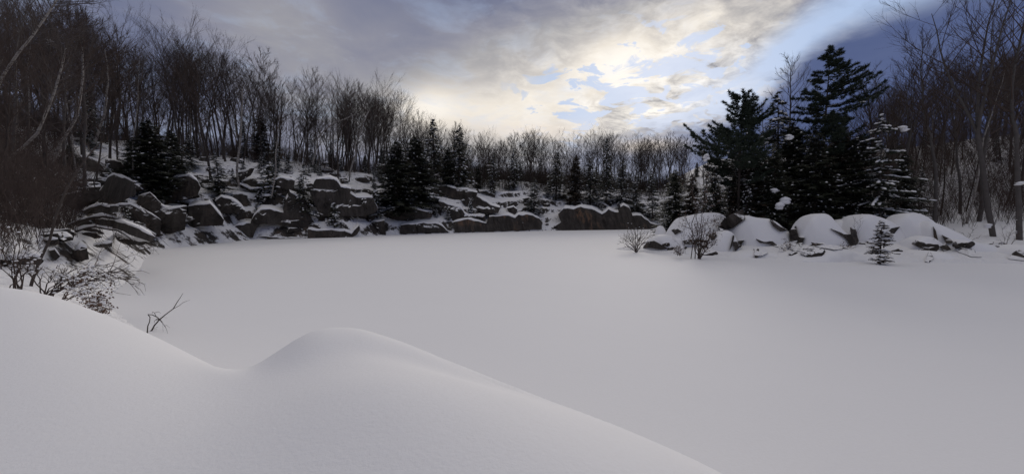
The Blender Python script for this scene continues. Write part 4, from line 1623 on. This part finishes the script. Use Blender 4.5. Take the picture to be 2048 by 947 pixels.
def brush(num, pxr, dr, drange, hr, seed, tw=0.014, stems=(3, 7)):
    random.seed(seed)
    mb = MB()
    made = tries = 0
    while made < num and tries < num * 30:
        tries += 1
        px = random.uniform(*pxr)
        D = random.uniform(*drange)
        x = at(px, 430, D).x
        d = float(shore(np.array([x]), np.array([D]))[0][0])
        if not (dr[0] < d < dr[1]): continue
        z = hz(x, D)
        made += 1
        h = random.uniform(*hr)
        for k in range(random.randint(*stems)):
            a = random.uniform(0, 6.28)
            dd = Vector((math.cos(a) * .35, math.sin(a) * .35, 1)).normalized()
            pts, rad, _ = limb(Vector((x + random.uniform(-.3, .3), D + random.uniform(-.3, .3), z - .1)), dd, h * random.uniform(.6, 1), 3, .2, .05, tw, tw * .4)
            mb.path(pts, rad, 3)
            for s in range(7):
                t = random.uniform(.3, 1)
                i = min(2, int(t * 3))
                p = pts[i].lerp(pts[i + 1], t * 3 - i if t < 1 else 1)
                d2 = (dd + perp(dd) * .9).normalized()
                q2 = p + d2 * h * random.uniform(.12, .3)
                mb.path([p, q2], [tw * .6, tw * .3], 3)
    return mb


mb = brush(2400, (-60, 1370), (19, 52), (45, 150), (1.2, 5.0), 41, 0.016)
tag(link('undergrowth', mb.mesh('undergrowth', 'twig')), 'brown leafless brush between the trunks above the cliffs', None, None, 'stuff')
mb = brush(1500, (780, 1370), (14, 46), (80, 150), (2.0, 7.0), 44, 0.022)
tag(link('undergrowth', mb.mesh('undergrowth', 'twig_far')), 'tall leafless brush filling the wood above the central cliffs', None, None, 'stuff')
mb = brush(1900, (1370, 2150), (9, 62), (45, 112), (2, 7), 42, 0.014)
tag(link('undergrowth', mb.mesh('undergrowth', 'twig')), 'brown leafless brush among the trees behind the right point', None, None, 'stuff')
mb = brush(560, (-80, 150), (2.5, 34), (16, 56), (1.5, 5.0), 43, 0.012, (4, 8))
tag(link('undergrowth', mb.mesh('undergrowth', 'twig_red')), 'reddish leafless thicket covering the left bank', None, None, 'stuff')


# ------------------------------------------------------------------ near left trees, limbs and shrubs
def px_path(pxs_, D):
    return [at(a, b, D) if not isinstance(D, (list, tuple)) else at(a, b, D[i]) for i, (a, b) in enumerate(pxs_)]


def near_tree(name, label, pl, D, r0, r1, mt, tw_, ntw=14, L=2.0, seed=1, cat='tree', tw=0.012, up=0.08, f0=0.3, sub=(6, 5), grow=0.0):
    """a tree or branch whose stem runs along the given line at distance D"""
    random.seed(seed)
    pts = px_path(pl, D)
    n = len(pts)
    if grow:
        d = (pts[-1] - pts[-2]).normalized()
        ex, _, _ = limb(pts[-1], d, grow, 4, 0.12, 0.04, 1, 1)
        pts += ex[1:]
    loc = pts[0].copy()
    pts = [p - loc for p in pts]
    n = len(pts)
    rad = [r0 + (r1 - r0) * i / (n - 1) for i in range(n)]
    T, C = MB(), MB()
    T.path(pts, rad, 7)
    for k in range(ntw):
        t = f0 + (0.98 - f0) * (k + random.random()) / ntw
        x_ = t * (n - 1)
        i = min(int(x_), n - 2)
        p = pts[i].lerp(pts[i + 1], x_ - i)
        d = (pts[i + 1] - pts[i]).normalized()
        bd = (d * 0.6 + perp(d) * 0.8).normalized()
        bl = L * random.uniform(.5, 1.1) * (1.2 - 0.6 * t)
        bp, br, _ = limb(p, bd, bl, 4, .2, up, max(r1 * .8, tw * 1.5), tw * .7)
        C.path(bp, br, 4)
        for s in range(sub[0]):
            tt = random.uniform(.2, 1) * 3.99
            j = int(tt)
            p2 = bp[j].lerp(bp[j + 1], tt - j)
            d2 = (bp[j + 1] - bp[j]).normalized()
            d3 = (d2 + perp(d2) * .8).normalized()
            sp_, sr, _ = limb(p2, d3, bl * random.uniform(.25, .5), 3, .2, up * .5, tw * .8, tw * .4)
            C.path(sp_, sr, 3)
            for u in range(sub[1]):
                j = random.randrange(3)
                d4 = (d3 + perp(d3) * .7).normalized()
                p3 = sp_[j].lerp(sp_[j + 1], random.random())
                C.path([p3, p3 + d4 * bl * random.uniform(.08, .2)], [tw * .5, tw * .2], 3)
    root = empty(name, loc)
    tag(root, label, cat)
    link('trunk', T.mesh('trunk', mt), root)
    if C.q: link('twigs', C.mesh('twigs', tw_), root)
    return root


near_tree('birch_tree', 'pale leaning birch crossing the upper left corner', [(-90, 380), (-30, 240), (4, 154), (35, 108), (65, 72)], 24, .075, .035, 'birch', 'twig_grey', 26, 3.4, 11, grow=3.0, f0=.4)
near_tree('birch_tree', 'pale birch leaning right low in the far left thicket', [(-20, 350), (14, 320), (47, 294), (75, 266), (84, 246), (101, 205)], 27, .09, .04, 'birch', 'twig_grey', 24, 3.2, 12, grow=3.5, f0=.35)
near_tree('birch_tree', 'curving pale birch right of the low leaning one', [(105, 330), (122, 283), (140, 258), (154, 232), (161, 194), (166, 150)], 36, .11, .045, 'birch', 'twig', 24, 3.2, 13, grow=2.6, f0=.35)
near_tree('birch_tree', 'slim curved birch stem above the snowy slope at left', [(190, 285), (201, 251), (210, 225), (213, 190), (216, 158)], 48, .13, .05, 'birch', 'twig', 20, 3.0, 14, grow=3.0)
near_tree('bare_tree', 'thin dark sapling slanting up from the near snow bank', [(57, 590), (65, 560), (80, 520), (100, 478), (112, 430), (130, 385), (150, 348), (172, 318), (190, 295), (205, 282)], 14.5, .05, .014, 'bark', 'twig', 10, 0.8, 15, tw=.006, f0=.35, sub=(3, 3))
near_tree('bare_tree', 'crooked thin sapling on the open snow at the far left slope', [(190, 402), (191, 380), (187, 362), (192, 345), (196, 325), (199, 312)], 38, .05, .02, 'bark', 'twig', 6, 1.2, 16, tw=.012, sub=(2, 2))
near_tree('birch_tree', 'white birch stem standing straight on the left slope', [(478, 372), (474, 345), (475, 320), (480, 290), (482, 255), (484, 215)], 66, .17, .08, 'birch', 'twig_grey', 22, 3.0, 17, grow=3.5)
near_tree('birch_tree', 'thin pale stem right of the white birch on the ledge', [(543, 393), (548, 365), (552, 340), (551, 310), (556, 270)], 66, .11, .05, 'birch', 'twig', 14, 2.2, 18, grow=3)
near_tree('birch_tree', 'birch bent over to the right on the ridge with snowy limbs', [(625, 330), (632, 300), (636, 275), (650, 260), (668, 245), (690, 238)], 82, .14, .08, 'birch', 'twig_grey', 16, 3.2, 19, grow=2)
near_tree('birch_tree', 'slanting pale trunk among bare trees above the biggest face', [(698, 352), (704, 330), (712, 308), (710, 290), (722, 262)], 82, .16, .08, 'birch', 'twig', 14, 2.4, 20, grow=4)

# bare trees filling the left foreground wood
random.seed(61)
for i, (px, D, yt) in enumerate([(-40, 30, -60), (-5, 34, -30), (30, 30, -40), (62, 38, -10), (95, 34, -20), (120, 44, 10), (145, 40, 30), (170, 50, 20), (-30, 22, 40), (20, 24, 60), (110, 30, 110), (190, 46, 60)]):
    x = at(px, 430, D).x
    z = hz(x, D)
    h = zpix(yt, D) - z
    plant(random.choice(['bare0', 'bare1', 'bare2', 'bare4', 'slim0', 'slim1', 'slim2']), (x, D, z - .2), h, 'bare_tree', ('tall' if h > 13 else 'short') + ' near bare tree ' + ('cut by the left edge' if px < 20 else 'over the reddish brush at left' if px < 90 else 'behind the low leaning birch' if px < 130 else 'left of the curving pale birch'), 'tree', 'near bare trees at the left edge', random.uniform(.8, 1.1))


# fallen limbs with snow on them
slabs_bvh = BVHTree.FromPolygons([v_ for l_ in SLAB_V for v_ in l_], SLAB_F)


def limb_snow(pl, D, r, label, seed):
    random.seed(seed)
    dd_ = []
    for a_ in pl:
        h1, h2 = hit(a_[0], a_[1], slabs_bvh, 999), hit(a_[0], a_[1], land, 999)
        dd_.append(min(h1.y, h2.y))
    D0_ = D
    D = max(min(min(dd_) - 0.3, D), 27)
    r *= D / D0_ * 0.8
    pts = px_path(pl, D)
    loc = pts[0].copy()
    # refine
    fine_ = []
    for i in range(len(pts) - 1):
        for k in range(5):
            fine_.append(pts[i].lerp(pts[i + 1], k / 5))
    fine_.append(pts[-1])
    fine_ = [p - loc for p in fine_]
    n = len(fine_)
    T, S, C = MB(), MB(), MB()
    rad = [r * (1 - 0.6 * i / n) for i in range(n)]
    T.path(fine_, rad, 7)
    sp_ = [p + Vector((0, -0.02, rad[i] * 1.0 + 0.03)) for i, p in enumerate(fine_)]
    S.path(sp_, [rad[i] * (0.8 + 0.9 * mnoise.noise(p * 1.6 + loc)) + 0.01 for i, p in enumerate(fine_)], 7)
    for k in range(16):
        i = random.randrange(n // 4, n)
        d = Vector((random.uniform(0, 1), random.uniform(-.6, .4), random.uniform(-.8, .5))).normalized()
        bp, br, _ = limb(fine_[i], d, random.uniform(.4, 1.3), 3, .3, -.05, .015, .006)
        C.path(bp, br, 3)
        for s in range(4):
            j = random.randrange(3)
            C.path([bp[j + 1], bp[j + 1] + (d + perp(d) * .8).normalized() * random.uniform(.2, .7)], [.012, .005], 3)
    root = empty('fallen_limb', loc)
    tag(root, label, 'fallen limb')
    link('wood', T.mesh('wood', 'bark'), root)
    link('snow_load', S.mesh('snow_load', 'snow'), root)
    link('twigs', C.mesh('twigs', 'twig'), root)


limb_snow([(168, 424), (185, 416), (204, 411), (222, 416), (240, 411), (262, 410), (282, 420), (292, 428)], 38.0, .17, 'uppermost snow loaded fallen limb against the dark rock', 1)
limb_snow([(138, 452), (160, 442), (185, 436), (205, 432), (228, 436), (250, 442), (270, 450), (290, 458), (312, 470)], 36.5, .19, 'middle and longest snow loaded fallen limb against the dark rock', 2)
limb_snow([(146, 464), (170, 456), (190, 453), (212, 457), (234, 460), (252, 470), (268, 482), (282, 492)], 35.5, .14, 'lowest snow loaded fallen limb drooping to the ice', 3)


def shrub(name, label, px, py, D, parts_, seed, tw, mt='twig', leaves=0, leafsize=.06, snow=0, cat='shrub', lmat='leaf_brown', zoff=-0.05):
    """parts_: list of (dx px, dy px) stem tips"""
    random.seed(seed)
    base = at(px, py, D)
    T, Lf, S = MB(), MB(), MB()
    for tip in parts_:
        sx = tip[2] if len(tip) > 2 else 0
        p1 = at(px + tip[0], py + tip[1], D + random.uniform(-.6, .6)) - base
        p0 = at(px + sx, py, D) - base + Vector((random.uniform(-.1, .1), random.uniform(-.15, .15), zoff))
        n = 6
        pts = []
        for i in range(n + 1):
            t = i / n
            p = p0.lerp(p1, t) + Vector((0, 0, 0.12 * (p1 - p0).length * math.sin(math.pi * t) * random.uniform(.5, 1)))
            if 0 < i < n: p += Vector((random.uniform(-1, 1), random.uniform(-1, 1), random.uniform(-1, 1))) * .04 * (p1 - p0).length
            pts.append(p)
        Ls = (p1 - p0).length
        T.path(pts, [tw * (1 - .65 * i / n) for i in range(n + 1)], 4)
        for k in range(8):
            t = random.uniform(.25, 1) * n * .999
            i = int(t)
            p = pts[i].lerp(pts[i + 1], t - i)
            d = (pts[i + 1] - pts[i]).normalized()
            d2 = (d + perp(d) * random.uniform(.5, 1)).normalized()
            bp, br, _ = limb(p, d2, Ls * random.uniform(.12, .32), 3, .25, .02, tw * .5, tw * .2)
            T.path(bp, br, 3)
            for s in range(3):
                j = random.randrange(3)
                e = bp[j + 1] + (d2 + perp(d2) * .8).normalized() * Ls * random.uniform(.05, .12)
                T.path([bp[j + 1], e], [tw * .3, tw * .15], 3)
                if random.random() < snow:
                    S.blob(e + Vector((0, 0, .01)), random.uniform(.03, .08), random.uniform(.025, .05), random.uniform(.02, .035), random.uniform(0, 3))
                for l in range(leaves):
                    c = e + Vector((random.uniform(-1, 1), random.uniform(-1, 1), random.uniform(-1, 1))) * leafsize * 1.5
                    dd = Vector((random.uniform(-1, 1), random.uniform(-1, 1), random.uniform(-1, .3))).normalized()
                    ww = perp(dd) * leafsize * .35
                    Lf.quad(c, c + dd * leafsize * .5 - ww, c + dd * leafsize, c + dd * leafsize * .5 + ww)
    root = empty(name, base)
    tag(root, label, cat)
    link('stems', T.mesh('stems', mt), root)
    if Lf.q: link('leaves', Lf.mesh('leaves', lmat, False), root)
    if S.q: link('snow_load', S.mesh('snow_load', 'snow'), root)


# left foreground shrubs (rooted behind the near snow bank)
random.seed(71)
shrub('shrub', 'wide bare shrub with long horizontal branches behind the near snow bank', 95, 590, 13.5,
      [(40, -52), (80, -62), (120, -60), (160, -52), (175, -40), (140, -28), (100, -22), (60, -30), (20, -60), (-20, -55), (-50, -60), (185, -30), (90, -45), (130, -48), (30, -35)], 72, .022, snow=.5)
shrub('shrub', 'upright bare stems at the left edge behind the snow bank', 30, 580, 13.0,
      [(-8, -110), (10, -95), (22, -85), (-25, -80), (35, -70), (-40, -60), (0, -60), (48, -50)], 73, .02, snow=.3)
shrub('shrub', 'small branching shrub leaning right on the crest of the left snow bank', 122, 602, 11.5,
      [(60, -60), (45, -50), (70, -30), (35, -35), (80, -18), (60, -8), (30, -20)], 74, .014, leaves=1, snow=.5)
shrub('shrub', 'sprig with curled dry leaves poking over the left snow bank', 190, 628, 10.8,
      [(0, -32), (8, -25), (14, -18), (20, -36), (24, -12), (-6, -20)], 75, .006, leaves=3, leafsize=.07, snow=.4)
shrub('shrub', 'thin drooping twigs on the ice below the fallen limbs', 275, 478, 38.5,
      [(30, 28), (25, 30), (36, 24), (10, 26), (18, 18), (2, 24)], 76, .018)
shrub('shrub', 'grey matted brush on the left bank above the long low rock', 70, 470, 34,
      [(-60, -50), (-40, -70), (-20, -60), (0, -75), (20, -50), (40, -60), (60, -40), (-70, -20), (50, -20), (30, -15), (-30, -30)], 77, .03, 'twig_red', snow=.6)
shrub('shrub', 'reddish brush hanging over the dark hump at far left', 120, 400, 38,
      [(-70, -20), (-50, -50), (-20, -60), (10, -50), (40, -40), (60, -25), (-60, 10), (30, 10), (-20, 15)], 78, .03, 'twig_red', snow=.3)

# the broken twig standing in the open snow of the pond
D = 10.6
tb = at(296, 661, D)
zb_ = 0.0
base = atz(299, 661, 0.0)
D = base.y
T = MB()


def tp(a, b, dd=0.0):
    return at(260 + a / 6.764, 560 + b / 6.764, D + dd) - base


main = [tp(262, 690, 0), tp(330, 610, .02), tp(402, 528, .05), tp(490, 455, .1), tp(585, 385, .15), tp(635, 300, .2), tp(680, 235, .22), tp(718, 172, .25)]
main[0].z -= 0.1
T.path(main, [.022, .020, .020, .016, .014, .011, .008, .004], 6)
T.path([tp(585, 385, .15), tp(660, 345, .2), tp(720, 300, .22), tp(815, 262, .3)], [.010, .008, .006, .003], 4)
T.path([tp(232, 672, -.3) - Vector((0, 0, .1)), tp(240, 620, -.28), tp(265, 560, -.2), tp(272, 500, -.15), tp(243, 462, -.1)], [.018, .015, .013, .012, .012], 5)
T.path([tp(243, 462, -.1), tp(300, 465, -.05), tp(355, 490, 0), tp(402, 528, -.05), tp(440, 575, -.1), tp(485, 640, -.15)], [.012, .012, .014, .015, .012, .006], 5)
T.path([tp(355, 490, 0), tp(330, 440, .05), tp(305, 425, .1), tp(300, 450, .12)], [.008, .007, .006, .004], 4)
T.path([tp(330, 440, .05), tp(385, 425, .1), tp(420, 445, .12)], [.007, .006, .004], 4)
T.path([tp(355, 530, 0), tp(402, 528, 0)], [.018, .012], 5)
T.path([tp(355, 530, 0), tp(330, 550, 0), tp(328, 580, 0)], [.009, .006, .003], 4)
T.path([tp(262, 690, 0), tp(310, 655, .05), tp(380, 625, .1)], [.007, .006, .003], 4)
T.path([tp(290, 665, 0), tp(370, 662, .1)], [.006, .003], 3)
T.path([tp(470, 600, -.1), tp(500, 680, -.2), tp(515, 735, -.3)], [.005, .004, .002], 3)
T.path([tp(440, 575, -.1), tp(450, 700, -.3)], [.004, .002], 3)
T.path([tp(485, 600, -.1), tp(540, 640, -.2)], [.004, .002], 3)
T.path([tp(440, 500, .1), tp(510, 505, .2)], [.004, .002], 3)
o = link('broken_branch', T.mesh('broken_branch', 'bark'))
o.location = base
tag(o, 'dark forked broken branch sticking out of the open snow', 'branch')

# shrubs of the right point
b0 = atz(1268, 503, 0.05)
shrub('shrub', 'dense fan shaped bush at the tip of the point', 1272, 503, b0.y,
      [(-32, -18), (-30, -28), (-25, -36), (-18, -42), (-10, -46), (-3, -44), (5, -48), (12, -44), (18, -42), (24, -38), (30, -34), (-14, -30), (8, -30), (-22, -10), (20, -20), (0, -36)], 81, .030, leaves=0, snow=.25, mt='twig')
b0 = atz(1405, 517, 0.05)
shrub('shrub', 'tall twin stemmed shrub with snow flecks in front of the broad mound', 1400, 516, b0.y,
      [(-10, -178, -18), (20, -175, -4), (-28, -80), (-20, -60), (-8, -70), (8, -85), (16, -78), (22, -60), (25, -45), (-24, -40), (5, -50), (14, -30), (30, -30), (-5, -110, -12), (26, -50)], 82, .034, leaves=2, leafsize=.11, snow=.5)
shrub('shrub', 'sparse thin stems between the dense bush and the tall shrub', 1368, 505, b0.y + 2.5,
      [(-12, -55), (-2, -70), (6, -60), (-22, -28), (-32, -12)], 83, .010, snow=.1)
shrub('shrub', 'low snow dusted bush between the dense bush and the tall shrub', 1356, 510, b0.y + .8,
      [(-6, -12), (0, -16), (6, -12), (-3, -8), (4, -6)], 84, .014, leaves=2, leafsize=.1, snow=.6)
shrub('shrub', 'single thin upright stem before the round snow mound', 1711, 505, 36.3,
      [(0, -70), (-12, -40), (10, -64), (-2, -30)], 85, .012)
shrub('shrub', 'small leafy twigs in the notch below the tallest boulder', 1700, 505, 35.6,
      [(-16, -14), (-8, -18), (0, -10), (6, -6), (-10, -6)], 86, .014, leaves=2, leafsize=.10, snow=.4)
shrub('shrub', 'tangle of twigs in the gap right of the saddle shaped boulder', 1575, 508, 36.2,
      [(-12, -12), (-4, -26), (6, -22), (12, -8), (0, -14), (-8, -4)], 87, .014, leaves=2, leafsize=.10, snow=.5)
shrub('shrub', 'snowy twigs hanging beside the leaning grey brown rock', 1436, 446, 40.6,
      [(-12, -6), (-4, -12), (8, -14), (14, -8), (-8, 4), (4, 4)], 88, .014, leaves=2, leafsize=.10, snow=.8)
shrub('shrub', 'curved twig on the snow below the high snow covered boulder', 1876, 500, 35.4,
      [(14, -6), (22, -2), (8, -4)], 89, .014)
shrub('shrub', 'bare hooked branches low between the trunks at the right', 1935, 488, 38.0,
      [(-40, -6), (-28, -26), (-10, -24), (12, -30), (24, -14), (-20, -10)], 90, .016, snow=.3)
shrub('shrub', 'bare low branches beside the last trunk at the right edge', 2015, 492, 36.0,
      [(8, -26), (30, -30), (-18, -12), (34, -18), (-10, -38), (16, -44)], 91, .016, snow=.2)

# the small snowy spruce in front of the mounds
random.seed(95)
b0 = atz(1760, 524, 0.15)
T, N, S = conifer(zpix(434, b0.y) - 0.0, 0.92, 96, 15, 8, 0.06, 0.20, 0.02, 0.5, 0.3, 1.3, dens=1.5)
place_custom('small_spruce', 'small snowy spruce with brown needles in front of the round mound', [('trunk', T.mesh('trunk', 'bark')), ('needles', N.mesh('needles', 'needles_brown', False)), ('snow_load', S.mesh('snow_load', 'snow'))], (b0.x, b0.y, 0.0), 'young tree')

# big clots of snow held in the evergreens
random.seed(97)


def clot(px, py, D, w_, h_, label):
    mb = MB()
    c = at(px, py, D)
    for k in range(4):
        mb.blob(Vector((random.uniform(-.3, .3) * w_, random.uniform(-.1, .1), (k - 1.5) * h_ * .22)), w_ * random.uniform(.35, .55), .3, h_ * .3, random.uniform(-.3, .3))
    o = link('snow_clump', mb.mesh('snow_clump', 'snow'))
    o.location = c
    tag(o, label, 'snow')


clot(1564, 408, 42.6, 1.1, 1.2, 'largest white clump of snow caught in the evergreens on the point')
clot(1551, 381, 43.2, .8, .4, 'flat snow clump just above the largest one')
clot(1412, 316, 42.8, .5, .7, 'snow clump hanging on the left pine bough')
clot(1580, 275, 43.4, .8, .5, 'snow clump in the grove below the tallest pine')
clot(1807, 258, 42.6, .8, .5, 'snow clump on the shoulder of the snow laden spruce')
clot(2040, 367, 36.5, .6, .3, 'snow clump lodged against the trunk at the right edge')
clot(1975, 452, 38.8, .5, .4, 'snow clump low on the big forked tree at right')
print('objects', len(bpy.data.objects))
